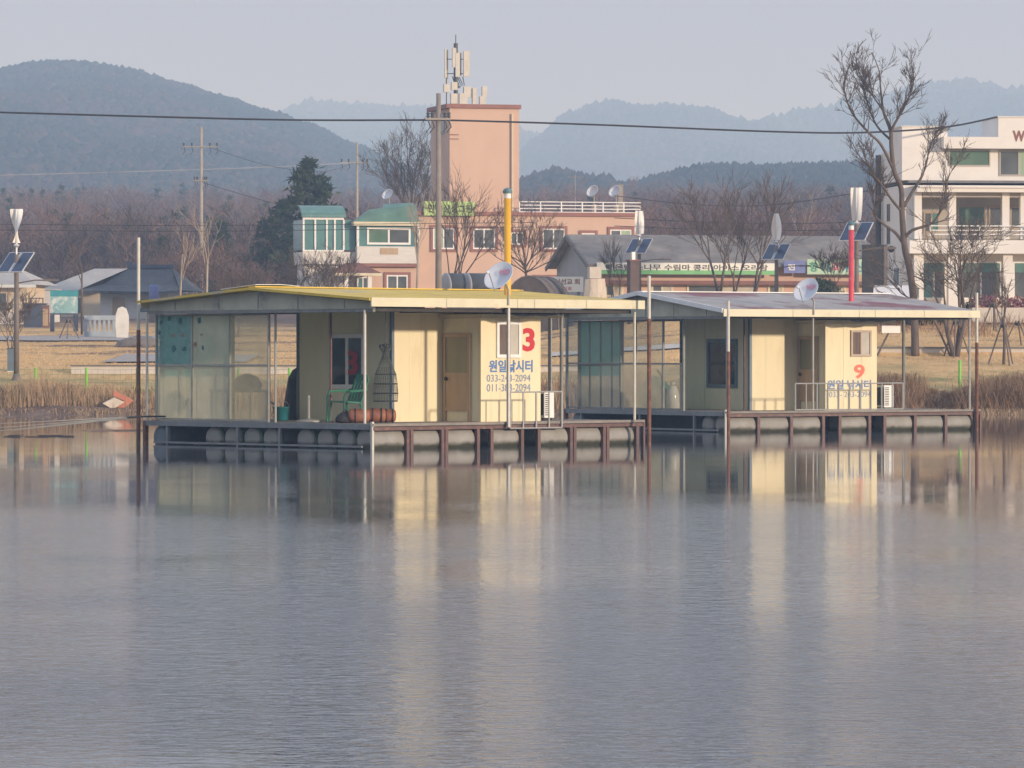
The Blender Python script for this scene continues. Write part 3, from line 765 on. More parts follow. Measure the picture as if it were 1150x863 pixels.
def frame_window(name, parent, plane, a0, a1, z0, z1, off, fm, panes, fw=.06, split=True):
    """window on a wall: plane 'v' (front wall at v=off, spans u) or 'u' (side wall at u=off, spans v); frame and panes stand proud of the wall"""
    def bx(mb, p0, p1, q0, q1, d0, d1):
        if plane == 'v': mb.box(p0, p1, off - d1, off - d0, q0, q1)
        else: mb.box(off - d1, off - d0, p0, p1, q0, q1)
    w = MB()
    for p in ((a0, a1, z0, z0 + fw), (a0, a1, z1 - fw, z1), (a0, a0 + fw, z0 + fw, z1 - fw), (a1 - fw, a1, z0 + fw, z1 - fw)): bx(w, *p, -.03, .045)
    mid = (a0 + a1) / 2
    if split: bx(w, mid - fw * .45, mid + fw * .45, z0 + fw, z1 - fw, -.03, .035)
    fo = w.build(name, fm, parent)
    cuts = [(a0 + fw, mid - fw * .45), (mid + fw * .45, a1 - fw)] if split else [(a0 + fw, a1 - fw)]
    for k, (p0, p1) in enumerate(cuts):
        b = MB(); bx(b, p0, p1, z0 + fw, z1 - fw, -.02, .012 if k == 0 else .02); b.build('pane', panes[k % len(panes)], fo)
    return fo


def barrel(parent, u0, u1, v, m, band, r=.31):
    rot = Matrix(((0, 0, 1), (0, 1, 0), (-1, 0, 0)))
    L = u1 - u0
    pr = [(r * .6, -.0), (r * .93, .012), (r, .05), (r, L * .3), (r * 1.02, L * .33), (r, L * .36), (r, L * .64), (r * 1.02, L * .67), (r, L * .7), (r, L - .05), (r * .93, L - .012), (r * .6, L)]
    o = MB().lathe(pr, (u0, v, .17), 18, rot).build('float', m, parent, smooth=True)
    if band: MB().lathe([(r + .004, 0), (r + .03, .0), (r + .03, .05), (r + .004, .05)], (u0 + .09, v, .17), 18, rot).build('band', M['green_band'], o)
    return o


def satellite_dish(loc, rz, label, mast_h, mast_base, tilt=38, dia=.78):
    """offset dish on a bent arm; origin at the clamp on the post"""
    t = thing('satellite_dish', label, 'satellite dish', loc, rz, 'satellite dishes on the houseboats')
    tl = R(tilt); rot = Matrix.Rotation(-(math.pi / 2 - tl), 3, 'X').inverted() @ Matrix.Identity(3)
    rot = Matrix.Rotation(math.pi / 2 - tl, 3, 'X')            # +Z of the dish now looks towards -Y and up
    prof_ = [(.001, .0), (dia * .2, .012), (dia * .36, .045), (dia * .5, .09), (dia * .515, .092), (dia * .515, .08), (dia * .36, .03), (dia * .2, -.005), (.001, -.015)]
    c = Vector((-.12, -.18, .48))
    d = MB(); stretch = Matrix(((.88, 0, 0), (0, 1, 0), (0, 0, 1)))
    d.lathe(prof_, c, 28, rot @ stretch); do = d.build('reflector', M['dish'], t, smooth=True)
    ex = Vector((1, 0, 0)); ey = rot @ Vector((0, 1, 0)); nrm = rot @ Vector((0, 0, 1))
    text('HD', M['hd'], do, c + nrm * .06 - ex * .02 + ey * .05, ex, ey, .26, .15, .02, .01)
    MB().tube([(0, 0, -.15), (0, 0, .2), (-.04, -.05, .34), c + Vector((0, .02, -.02))], .028, 8).build('mast', M['galv'], t)
    low = c - ey * (dia * .5); foc = c + nrm * .48 - ey * .22
    MB().tube([low, foc], .014, 6).build('feed_arm', M['galv'], t)
    MB().lathe([(.02, 0), (.035, .02), (.035, .09), (.02, .11)], foc - nrm * .0, 10, Matrix.Rotation(math.pi / 2 + tl * .2, 3, 'X')).build('receiver', M['dish'], t)
    return t


def houseboat(fr, q):
    b = thing('houseboat', q['label'], 'houseboat', (fr.X, fr.Y, 0), fr.th, 'fishing houseboats on the lake')
    zd = .56
    # hull: floats, posts, rails
    s = q['slots']
    for u0, u1 in s: barrel(b, u0, u1, .33, M['float'], False)
    for v in q['ends']: barrel(b, .10, .98, v, M['float'] if v < LV - .6 else M['float_blue'], v < LV - .6 and q['bands'], .285)
    MB().box(1.05, LU - .02, .65, LV - .02, .02, .46).build('dark_void_block', M['black'], b)  # black block stands in for the unlit void behind the floats
    for k, u in enumerate(q['posts']):
        MB().box(u - .045, u + .045, -.03, .06, -.35, .42).build('hull_post', M['brown_steel'], b)
    MB().box(0, LU, -.035, .05, .42, .50).box(LU - .07, LU, .05, LV, .42, .50).build('hull_beam', M['brown_steel'], b)
    e = MB().box(-.04, .05, .05, LV, .44, .565); e.box(-.035, .03, .35, LV - .3, .03, .075)
    for v in q['side_posts']: e.box(-.034, .036, v - .03, v + .03, -.2, .44)
    e.build('side_rail', M['slate_edge'], b)
    MB().box(-.03, .03, -.03, .03, -.4, .62).build('corner_post', M['white_post'], b)
    MB().box(-.05, .05, LV - .02, LV + .07, -.4, .56).build('corner_post', M['rust'], b)
    MB().box(LU - .02, LU + .04, -.045, .05, -.4, .55).build('corner_post', M['brown_steel'], b)
    d = MB().box(.052, LU - .002, .02, LV, .505, zd); d.box(-.02, LU + .01, -.06, .018, .515, zd + .015)
    d.build('deck', M['deck'], b)
    # cabin
    ua, ub, uc, vf, va, vb = q['ua'], q['ub'], q['uc'], 1.0, 2.3, q['vb']
    zt = 3.22
    w = MB().box(ua, uc - .3, va, vb, zd, zt); w.build('wall', M['cream'], b)
    MB().box(ua - .012, ua, va + .06, vb - .05, zd + .01, zt - .02).build('side_panel', M['wall_shade'], b)
    MB().box(ua - .03, ua + .05, va - .03, va + .05, zd, zt).build('corner_trim', M['slate_frame'], b)
    MB().box(ua - .03, ua + .04, vb - .04, vb + .04, zd, zt).build('corner_trim', M['slate_frame'], b)
    MB().box(ub, uc, vf, va - .004, zd, 2.98).build('closet', M['cream'], b)
    MB().box(ub - .004, ub, vf + .1, va - .05, zd + .01, 2.97).build('closet_side', M['wall_shade'], b)
    MB().box(ub - .12, uc + .55, vf - .16, va - .01, 2.985, 3.07).build('closet_roof', M['cream_shelf'], b)
    for u in (ub + .62, ub + 1.24): MB().box(u - .006, u + .006, vf - .006, vf - .001, zd, 2.98).build('panel_joint', M['cream_shelf'], b)
    for u in (ua + .55, ua + 1.1): MB().box(u - .005, u + .005, va - .005, va - .001, zd, zt).build('panel_joint', M['wall_shade'], b)
    for v in (va + 1.1, va + 2.2): MB().box(ua - .018, ua - .013, v - .006, v + .006, zd + .01, zt - .03).build('panel_joint', M['gable'], b)
    cb = MB(); zc = 3.10
    for k in range(3): cb.tube([(ub - .3 + .1 * k, .25, zc + .05), (ub + .5, .2, zc - .02 - .03 * k), (ub + 1.3, .18, zc - .07 + .02 * k), (ub + 2.3, .25, zc + .04)], .012, 5)
    cb.build('slack_cable', M['black'], b)
    # door on the closet's left side
    d0, d1 = va - .98, va - .06
    dr = MB()
    for p in ((d0, d0 + .08, zd, 2.62), (d1 - .08, d1, zd, 2.62), (d0 + .08, d1 - .08, 2.54, 2.62), (d0 + .08, d1 - .08, zd + .25, zd + .33)): dr.box(ub - .05, ub - .005, *p)
    dr.box(ub - .035, ub - .006, d0 + .08, d1 - .08, zd + .33, 1.62); dr.box(ub - .045, ub - .006, d0 + .08, d1 - .08, 1.62, 1.70)
    dro = dr.build('door', M['door'], b)
    MB().box(ub - .03, ub - .008, d0 + .08, d1 - .08, 1.70, 2.54).build('pane', M['door_glass'], dro)
    MB().tube([(ub - .09, d1 - .1, 1.55), (ub - .09, d1 - .2, 1.55)], .02, 6).box(ub - .09, ub - .03, d1 - .12, d1 - .09, 1.52, 1.60).build('handle', M['black'], dro)
    # windows
    z = lambda py, u, v: fr.z_at(py, u, v)
    x0, x1, y0, y1 = q['side_win']
    v1, v0 = fr.v_at(x0, ua), fr.v_at(x1, ua)
    frame_window('window', b, 'u', v0, v1, z(y1, ua, v0), z(y0, ua, v0), ua - .012, q['side_frame'], [M['pane']], q['fw'], q['side_split'])
    x0, x1, y0, y1 = q['front_win']
    u0, u1 = fr.u_at(x0, vf), fr.u_at(x1, vf)
    frame_window('window', b, 'v', u0, u1, z(y1, u0, vf), z(y0, u0, vf), vf, q['front_frame'], [M['curtain_pane'], M['pane_pale']], .075 if q['n'] == '3' else .06)
    # writing
    for s_, m_, (x0, x1, y0, y1), bold in q['writing']:
        u0, u1 = fr.u_at(x0, vf), fr.u_at(x1, vf)
        text(s_, m_, b, (u0, vf - .002, z(y1, u0, vf)), (1, 0, 0), (0, 0, 1), u1 - u0, z(y0, u0, vf) - z(y1, u0, vf), bold)
    if q.get('pane_number'):
        x0, x1, y0, y1 = q['pane_number']; v1, v0 = fr.v_at(x0, ua), fr.v_at(x1, ua)
        text('3', M['dark_red'], b, (ua - .038, v1, z(y1, ua, v1)), (0, -1, 0), (0, 0, 1), v1 - v0, z(y0, ua, v1) - z(y1, ua, v1), .03)
    # roof
    ze, zr, vr = q['ze'], q['zr'], LV / 2
    u0, u1 = -.18, LU - .15
    vn, vx = -.16, LV + .1
    rf = MB()
    rf.prism([(u0, vn, ze - .05), (u0, vn, ze), (u0, vr, zr), (u0, vr, zr - .05)], (u1 - u0, 0, 0))
    rf.prism([(u0, vr, zr - .05), (u0, vr, zr), (u0, vx, ze), (u0, vx, ze - .05)], (u1 - u0, 0, 0))
    ro = rf.build('roof', q['roof'], b)
    MB().box(u0 - .02, u1 + .02, vn - .04, vn - .002, ze - .19, ze + .012).build('fascia', M['cream_shelf'], ro)
    MB().box(u0 + .1, u1 - .1, vx + .002, vx + .03, ze - .17, ze + .01).build('fascia', M['cream_shelf'], ro)
    fj = MB()
    for u in (2.1, 4.35, 4.9, 6.6): fj.box(u - .012, u + .012, vn - .046, vn - .0405, ze - .19, ze + .01)
    fj.build('fascia_joint', M['gable'], ro)
    rk = MB()
    for a, c in (((u0 - .03, vn, ze - .03), (u0 - .03, vr, zr - .03)), ((u0 - .03, vr, zr - .03), (u0 - .03, vx, ze - .03))): rk.bar(a, c, .05, q['rake_h'])
    rk.build('rake_trim', q['rake'], ro)
    MB().box(u0 + .05, u1 - .05, vr - .12, vr + .12, zr + .004, zr + .03).build('ridge_cap', q['ridge'], ro)
    g = MB().prism([(.06, vn + .15, 3.17), (.06, vn + .15, ze - .09), (.06, vr, zr - .08), (.06, vx - .15, ze - .09), (.06, vx - .15, 3.17)], (.03, 0, 0)); g.build('gable_panel', M['gable'], ro)
    gj = MB()
    for v in (1.0, 2.6, 4.0, 5.4, 7.0): gj.box(.052, .059, v - .012, v + .012, 3.18, ze - .09 + (zr - ze) * (1 - abs(v - vr) / vr) * .8)
    gj.build('gable_joint', M['steel_grey'], ro)
    un = MB()
    for k in range(7):
        v = .5 + k * 1.15; zz = ze + (zr - ze) * (1 - abs(v - vr) / (vr + .1)) - .12; un.box(.12, u1 - .1, v - .03, v + .03, zz - .04, zz + .03)
    for k in range(5):
        u = 1.2 + 1.75 * k; un.box(u, u + .06, .05, LV - .05, 3.10, 3.17)
    un.box(.12, LU - .4, .0, .05, 3.10, 3.19); un.build('purlins', M['under'], ro)
    MB().box(.02, .10, .0, LV, 3.09, 3.165).build('gable_beam', M['steel_grey'], b)
    # posts
    for (u, v, r, m_, zb) in q['roof_posts']:
        MB().tube([(u, v, zb), (u, v, 3.14)], r, 8).build('post', M[m_], b)
    # screened porch on the left side
    for (p0, p1, za, zb, m_) in q['screens']:
        v1, v0 = fr.v_at(p0, .3), fr.v_at(p1, .3); MB().box(.296, .302, v0, v1, za, zb).build('screen', M[m_], b)
    mu = MB()
    for px in q['mullions']:
        v = fr.v_at(px, .3); mu.box(.27, .33, v - .02, v + .02, zd, 3.09)
    va_, vb_ = fr.v_at(q['mullions'][-1], .3), fr.v_at(q['mullions'][0], .3)
    for zz in q['rails']: mu.box(.275, .325, va_, vb_, zz - .022, zz + .022)
    mu.build('screen_frame', q['mullion_m'], b)
    bk = LV - .12
    for (ua_, ub_, za, zb, m_) in q['back_screens']: MB().box(ua_, ub_, bk, bk + .006, za, zb).build('screen', M[m_], b)
    mu = MB(); e0, e1 = q['back_screens'][0][0], max(x[1] for x in q['back_screens'])
    for k in range(5): u = e0 + (e1 - e0) * k / 4; mu.box(u - .025, u + .025, bk - .03, bk - .004, zd, 3.09)
    mu.box(e0, e1, bk - .028, bk - .005, 1.78, 1.84); mu.build('screen_frame', q['mullion_m'], b)
    # flue pipe
    pu, pv, pt, pm_ = q['pipe']
    pp = MB().tube([(pu, pv, .6), (pu, pv, pt - .22)], q['pr'], 14).build('flue_pipe', M[pm_], b, smooth=True)
    MB().tube([(pu, pv, pt - .22), (pu, pv, pt - .1)], q['pr'] * 1.02, 14).build('collar', M['white_frame'], pp)
    MB().lathe([(q['pr'] * 1.35, 0), (q['pr'] * 1.45, .05), (q['pr'] * 1.1, .10), (.01, .14)], (pu, pv, pt - .1), 14).build('cap', M['teal_cap'], pp)
    # rail round the bow deck
    r0, r1, zt_, zb_, nbar, rv = q['railing']
    u0, u1 = fr.u_at(r0, rv), fr.u_at(r1, rv); rl = MB()
    rl.tube([(u0, rv, zt_), (u1, rv, zt_)], .02, 6).tube([(u0, rv, zb_), (u1, rv, zb_)], .02, 6)
    for k in range(nbar): u = u0 + (u1 - u0) * k / (nbar - 1); rl.tube([(u, rv, zb_), (u, rv, zt_)], .02 if k % 2 else .024, 6)
    rl.build('railing', M['galv'], b)
    return b


fr3 = Frame(-3.14, 98.2, R(44)); fr9 = Frame(5.8, 118.6, R(32))
q3 = dict(n='3', label='nearer houseboat with mustard roof and red number 3 beside the window', slots=[(.08, 1.03), (1.23, 2.12), (2.31, 3.23), (3.74, 4.64), (5.26, 6.24), (6.44, 7.34), (7.54, 8.46)], posts=[1.07, 1.19, 2.15, 2.27, 3.27, 3.70, 4.68, 5.22, 6.28, 6.40, 7.38, 7.50, 8.5],
          ends=[1.03, 1.72, 2.41, 3.6, 4.29, 4.98, 5.67, 7.6], bands=True, side_posts=[3.15, 4.64, 7.2],
          ua=2.70, ub=4.32, uc=6.27, vb=5.6, side_win=(371, 411, 375, 437), side_frame=M['white_frame'], side_split=True, fw=.10,
          front_win=(557, 584, 361, 402), front_frame=M['white_frame'],
          writing=[('3', M['red'], (586.8, 600.5, 368.5, 395), .035), ('원일낚시터', M['blue'], (549, 598, 404.5, 418.5), .028), ('033-243-2094', M['pale_blue'], (546.5, 595.5, 421, 429), .0), ('011-383-2094', M['pale_blue'], (546.5, 595.5, 431.5, 440), .0)],
          pane_number=(388.5, 404, 394, 421), ze=3.40, zr=3.68, roof=M['mustard_roof'], rake=M['mustard_roof'], rake_h=.06, ridge=M['mustard_roof'],
          roof_posts=[(.0, .25, .032, 'white_post', .55), (.02, LV, .03, 'white_post', .55), (8.42, -.0, .032, 'white_post', .55), (8.3, 2.35, .045, 'steel_grey', .55), (8.3, 2.75, .05, 'galv', .55), (.35, 3.72, .028, 'film_frame', .55), (1.6, 3.2, .032, 'brown_steel', .55), (.4, 7.9, .04, 'steel_grey', .55)],
          screens=[(176, 216, .58, 1.88, 'film_front'), (216, 258, .58, 1.88, 'film_front'), (258, 302, .58, 1.88, 'film_warm'), (176, 216, 1.88, 3.08, 'decal_tint'), (216, 258, 1.88, 3.08, 'film_front'), (258, 302, 1.88, 3.08, 'film_warm')],
          mullions=[176, 216, 258, 302], rails=[.60, 1.88, 3.06], mullion_m=M['film_frame'], back_screens=[(.33, 2.6, .58, 1.6, 'film_beige'), (.33, 2.6, 1.6, 3.08, 'film_green')],
          pipe=(fr3.u_at(570, 2.0), 2.0, 6.06, 'yellow_pipe'), pr=.083, railing=(573, 631, 1.26, .42, 5, -.09))
q9 = dict(n='9', label='farther houseboat with faded red and grey roof and orange number 9', slots=[(.08, 1.04), (1.13, 2.14), (2.23, 3.22), (3.87, 4.80), (5.41, 6.38), (6.47, 7.46), (7.55, 8.5)], posts=[1.08, 2.18, 3.26, 3.82, 4.84, 5.36, 6.42, 7.5, 8.55],
          ends=[1.03, 7.6], bands=False, side_posts=[1.5, 4.2, 7.2],
          ua=2.42, ub=4.07, uc=5.85, vb=5.7, side_win=(795, 829, 381, 436), side_frame=M['slate_frame'], side_split=False, fw=.10,
          front_win=(955, 978, 371, 400.5), front_frame=M['tan_frame'],
          writing=[('9', M['orange_red'], (959, 971, 409.5, 425.5), .03), ('원일 낚시터', M['blue'], (929, 978, 427, 437.5), .022), ('033- 243-2094', M['pale_blue'], (931, 978, 440, 446.5), .0)],
          ze=3.34, zr=3.86, roof=M['grey_roof'], rake=M['white_frame'], rake_h=.12, ridge=M['white_frame'],
          roof_posts=[(.06, .02, .032, 'galv', .55), (.02, LV, .045, 'steel_grey', .55), (8.35, -.0, .032, 'galv', .55), (fr9.u_at(913, 0), -.0, .03, 'galv', .55), (8.3, 3.0, .045, 'steel_grey', .55), (.4, 7.9, .04, 'steel_grey', .55), (2.30, 2.4, .03, 'brown_steel', .55)],
          screens=[(637, 697, .58, 1.86, 'film_clear'), (637, 697, 1.86, 3.08, 'film_clear'), (697, 745, .58, 1.86, 'film_beige'), (697, 745, 1.86, 3.08, 'film_clear'), (745, 768, .58, 1.86, 'film_clear')],
          mullions=[637, 697, 714, 745, 768], rails=[.60, 1.86, 3.06], mullion_m=M['steel_grey'], back_screens=[(.33, 1.85, .58, 1.5, 'film_beige'), (.33, 1.85, 1.5, 3.08, 'film_green')],
          pipe=(fr9.u_at(956, 2.1), 2.1, 5.86, 'red_pipe'), pr=.075, railing=(893, 1014, 1.32, .60, 11, -.03))
hb3 = houseboat(fr3, q3); hb9 = houseboat(fr9, q9)
# fish printed on the porch film of the nearer boat
rg = random.Random(8)
for (px, py, w_, h_, m_) in ((181, 362, 5, 6, 'decal'), (190, 358, 5, 6, 'decal'), (202, 361, 6, 8, 'decal'), (223.5, 360, 6, 9, 'decal'), (178.5, 374, 3.5, 6, 'decal'), (195, 392, 6, 8, 'decal'), (207, 392, 7, 7, 'decal'), (227.5, 391, 3, 6, 'decal'), (219, 387, 5, 6, 'decal_brown'), (194, 377, 5, 4, 'decal_brown'), (205, 377, 5, 4, 'decal_brown'), (226, 376, 4, 4, 'decal_brown')):
    v = fr3.v_at(px, .285); z = fr3.z_at(py, .285, v); a, b_ = w_ / 68, h_ / 95; n = 11
    pl = [(.285, v + a * math.cos(6.283 * k / n) * rg.uniform(.55, 1.1), z + b_ * math.sin(6.283 * k / n) * rg.uniform(.55, 1.1)) for k in range(n)]
    MB().prism(pl, (.006, 0, 0)).build('fish_print', M[m_], hb3)
# torn pale sheet lying on the far slope of the mustard roof
ms = MB(); zz = 3.6
pts = [(.1, 5.4), (.15, 4.2), (.9, 4.15), (1.6, 4.3), (1.3, 4.9), (1.9, 5.3), (1.0, 5.5)]
ms.prism([(u, v, 3.66 - .07 * (v - 4) + .07 + rg.uniform(-.03, .05)) for u, v in pts], (0, 0, .012)); ms.build('torn_sheet', M['white_frame'], hb3)
MB().box(5.95, 6.6, .9, .93, 2.72, 2.93).build('small_sign', M['white_frame'], hb9)


def on_boat(fr, u, v, z): x, y = fr.pos(u, v); return (x, y, z)


satellite_dish(on_boat(fr3, fr3.u_at(571, -.22), -.22, 3.42), R(-30), 'grey satellite dish on the mustard roof beside the yellow flue', 0, 0)
satellite_dish(on_boat(fr9, fr9.u_at(914, -.22), -.22, 3.36), R(-30), 'grey satellite dish on the red and grey roof', 0, 0)
pole = MB().tube([(fr3.u_at(571, -.14), -.14, .45), (fr3.u_at(571, -.14), -.14, 3.42)], .045, 8).build('dish_pole', M['galv'], hb3)

# things standing on the boats
def place(fr, px, v, z, name, label, cat, rz=0, group=None):
    u = fr.u_at(px, v); return thing(name, label, cat, on_boat(fr, u, v, z), fr.th + rz, group)


ch = place(fr3, 394, 2.45, .56, 'garden_chair', 'green plastic armchair under the window with the red 3', 'chair', R(-150))
ch.location = on_boat(fr3, 1.75, 2.85, .56); ch.rotation_euler = (0, 0, R(222)); ch.scale = (1.1, 1.1, 1.08)
seat = MB(); seat.prism([(-.24, -.22, .40), (.24, -.24, .43), (.24, .24, .43), (-.24, .22, .40)], (0, 0, .03)); seat.build('seat', M['green_chair'], ch)
bk = MB()
for k in range(5):
    y = -.2 + .1 * k; bk.prism([(-.24, y - .035, .42), (-.24, y + .035, .42), (-.46, y + .03, .98 - abs(k - 2) * .035), (-.46, y - .03, .98 - abs(k - 2) * .035)], (.02, 0, .008))
bk.prism([(-.44, -.24, .88), (-.44, .24, .88), (-.475, .17, 1.02), (-.475, -.17, 1.02)], (.025, 0, .005)); bk.build('backrest', M['green_chair'], ch)
for sy in (-1, 1):
    MB().tube([(-.37, sy * .27, .70), (-.1, sy * .29, .67), (.2, sy * .29, .66), (.27, sy * .28, .55), (.28, sy * .27, 0)], [.022, .026, .026, .024, .02], 6).build('armrest', M['green_chair'], ch)
    MB().tube([(-.22, sy * .22, .42), (-.32, sy * .27, 0)], .024, 6).build('leg', M['green_chair'], ch)
    MB().tube([(.22, sy * .22, .43), (.24, sy * .24, .02)], .02, 6).build('leg', M['green_chair'], ch)

# rolled rust coloured bundles on the deck corner
rot = Matrix(((0, 0, 1), (0, 1, 0), (-1, 0, 0)))
for k, (px, L_, r_, lab) in enumerate(((403, .50, .155, 'rust coloured bundle at the chair end of the row'), (422, .46, .16, 'rust coloured bundle below the hanging keep net'), (436, .36, .15, 'short rust coloured bundle against the cream wall'))):
    v = 1.55; u = fr3.u_at(px, v); t = thing('rolled_bundle', lab, 'bundle', on_boat(fr3, u, v, .575), fr3.th - R(40), 'rolled bundles on the deck')
    pr = [(r_ * .5, 0), (r_ * .9, .03), (r_, .09), (r_ * 1.04, L_ * .45), (r_ * .97, L_ * .55), (r_, L_ - .08), (r_ * .85, L_ - .02), (r_ * .45, L_)]
    MB().lathe(pr, (-L_ / 2, 0, r_), 14, rot).build('roll', M['terracotta'], t, smooth=True)
    for xx in (-L_ * .2, L_ * .24): MB().lathe([(r_ + .002, 0), (r_ + .012, 0), (r_ + .012, .03), (r_ + .002, .03)], (xx, 0, r_), 12, rot).build('strap', M['black'], t)
t = thing('black_bag', 'lumpy black bag left of the rust coloured bundles', 'bag', on_boat(fr3, fr3.u_at(388, 1.8), 1.8, .56), .3)
MB().lathe([(.10, 0), (.2, .03), (.22, .10), (.17, .19), (.08, .25), (.05, .27)], (0, 0, 0), 11, Matrix(((1.15, .1, 0), (0, .8, 0), (.05, 0, 1)))).build('sack', M['tarp'], t, smooth=True)
MB().tube([(.05, 0, .25), (.0, .05, .32), (-.06, 0, .25)], .012, 5).build('handle', M['black'], t)

# hanging keep net
u = fr3.u_at(433, 1.2); t = thing('keep_net', 'grey fishing keep net hanging in front of the cream wall', 'net', on_boat(fr3, u, 1.2, 1.06), 0)
H_ = 1.30
pr = [(0, .27), (.18, .285), (.40, .27), (.62, .24), (.85, .15), (1.02, .075), (1.12, .06), (1.2, .1), (1.3, .13)]
nm = MB(); n = 30
for k in range(n):
    a = 6.283 * k / n
    nm.tube([(math.cos(a + z * .3) * r, math.sin(a + z * .3) * r, z) for z, r in pr], .0045, 3, False)
for j in range(34):
    z = .02 + j * .036; r = interp(pr, z); nm.tube([(math.cos(6.283 * k / 18) * r, math.sin(6.283 * k / 18) * r, z) for k in range(19)], .0035, 3, False)
nm.build('netting', M['net'], t)
for z in (.0, .18, .40, .62):
    r = interp(pr, z) + .004; MB().tube([(math.cos(6.283 * k / 24) * r, math.sin(6.283 * k / 24) * r, z) for k in range(25)], .010, 5, False).build('hoop', M['black'], t)
gt = MB(); rg = random.Random(5)
for k in range(16):
    a = rg.uniform(0, 6.28); gt.tube([(0, 0, 1.05), (math.cos(a) * .09, math.sin(a) * .09, 1.17), (math.cos(a) * .15, math.sin(a) * .15, 1.27 + rg.uniform(-.05, .06)), (math.cos(a + .5) * .06, math.sin(a + .5) * .06, 1.30)], .014, 4)
gt.build('gathered_mouth', M['net'], t)
MB().tube([(0, 0, 1.1), (0, 0, 2.04)], .008, 4).build('cord', M['net'], t)

# parasol stand
t = thing('parasol_stand', 'short white pole on a round grey base before the shaded wall', 'stand', on_boat(fr3, 1.05, 3.35, .56), 0)
MB().lathe([(.31, 0), (.31, .03), (.22, .06), (.05, .09)], (0, 0, 0), 20).build('base', M['galv'], t, smooth=True)
MB().tube([(0, 0, .08), (0, 0, .62)], .028, 8).build('pole', M['white_post'], t)
# dark heap under a sheet, bucket
t = thing('covered_heap', 'tall dark sheet draped over gear at the open end of the porch', 'heap', on_boat(fr3, fr3.u_at(335, 6.5), 6.5, .56), fr3.th)
hp = MB(); hp.lathe([(.48, 0), (.44, .3), (.36, .7), (.30, 1.0), (.18, 1.18), (.06, 1.25)], (0, 0, 0), 13, Matrix(((.75, .1, 0), (0, 1, 0), (0, .05, 1)))); hp.build('sheet', M['tarp'], t)
MB().bar((.1, .5, .05), (.0, 1.0, .42), .05, .03).build('plank', M['steel_grey'], t)
t = thing('bucket', 'teal bucket beside the draped dark sheet', 'bucket', on_boat(fr3, fr3.u_at(316, 5.6), 5.6, .56), 0)
MB().lathe([(.15, 0), (.17, .02), (.2, .30), (.22, .31), (.22, .33), (.185, .33), (.16, .05)], (0, 0, 0), 16).build('tub', M['teal_plastic'], t, smooth=True)
MB().tube([(-.2, 0, .32), (-.12, 0, .45), (.12, 0, .45), (.2, 0, .32)], .008, 5).build('handle', M['galv'], t)
# shapes seen dimly through the porch film
t = thing('camp_table', 'dark table with gear seen through the cloudy porch film', 'table', on_boat(fr3, 1.1, 5.9, .56), fr3.th)
MB().box(-.3, .3, -.75, .75, .68, .74).build('tabletop', M['tarp'], t)
for sx in (-.25, .25):
    for sy in (-.7, .7): MB().tube([(sx, sy, 0), (sx, sy, .68)], .025, 6).build('leg', M['black'], t)
MB().lathe([(.3, 0), (.36, .1), (.25, .3), (.05, .38)], (0, -.3, .74), 10).build('gear_pile', M['tarp'], t)
t = thing('covered_heap', 'dark green covered gear behind the film of the farther boat', 'heap', on_boat(fr9, 1.0, 4.9, .56), fr9.th)
MB().lathe([(.55, 0), (.6, .3), (.5, .65), (.3, .85), (.05, .95)], (0, 0, 0), 11, Matrix(((.8, .1, 0), (.1, 1.2, 0), (0, .05, 1)))).build('sheet', M['green_chair'], t)
MB().tube([(.3, -.5, 0), (.1, -.2, .9), (.2, .2, 1.1)], .03, 6).build('frame_tube', M['black'], t)
t = thing('white_sack', 'pale sack standing behind the clear film of the farther boat', 'sack', on_boat(fr9, .95, fr9.v_at(756, .95), .56), fr9.th)
MB().lathe([(.16, 0), (.21, .05), (.2, .45), (.13, .66), (.05, .70), (.09, .78)], (0, 0, 0), 12, Matrix(((1, .05, 0), (.1, 1, .03), (0, 0, 1)))).build('sack', M['pane_pale'], t, smooth=True)
MB().tube([(-.06, 0, .69), (0, -.07, .70), (.06, 0, .69)], .012, 5).build('tie', M['net'], t)


def air_con(fr, px, v, label):
    t = place(fr, px, v, .57, 'air_conditioner', label, 'air conditioner', 0, 'air conditioner units on the houseboats')
    MB().box(-.16, .16, -.28, .28, .06, .68).build('casing', M['ac'], t)
    gm = MB()
    for k in range(11): gm.box(-.135, .0, -.292, -.281, .12 + k * .048, .14 + k * .048)
    gm.build('grille', M['black'], t)
    for y in (-.2, .2): MB().box(-.15, .15, y - .03, y + .03, 0, .06).build('foot', M['black'], t)
    MB().box(-.168, -.161, -.25, .25, .12, .62).build('side_vent', M['black'], t)


air_con(fr3, 607.5, 1.35, 'white air conditioner behind the rail of the nearer boat'); air_con(fr9, 991.5, 1.35, 'white air conditioner behind the rail of the farther boat')

# mooring stakes driven into the lake bed
def stake(px, Y, top, split, label):
    X = X_at(px, Y); zt, zs = Z_at(top, Y), Z_at(split, Y)
    t = thing('mooring_stake', label, 'stake', (X, Y, 0), group='mooring stakes at the houseboats')
    MB().tube([(0, 0, -.9), (0, 0, zs)], .048, 8).build('rusty_tube', M['rust'], t)
    MB().tube([(0, 0, zs - .01), (.0, 0, zt)], .04, 8).build('pale_tube', M['white_post'], t)


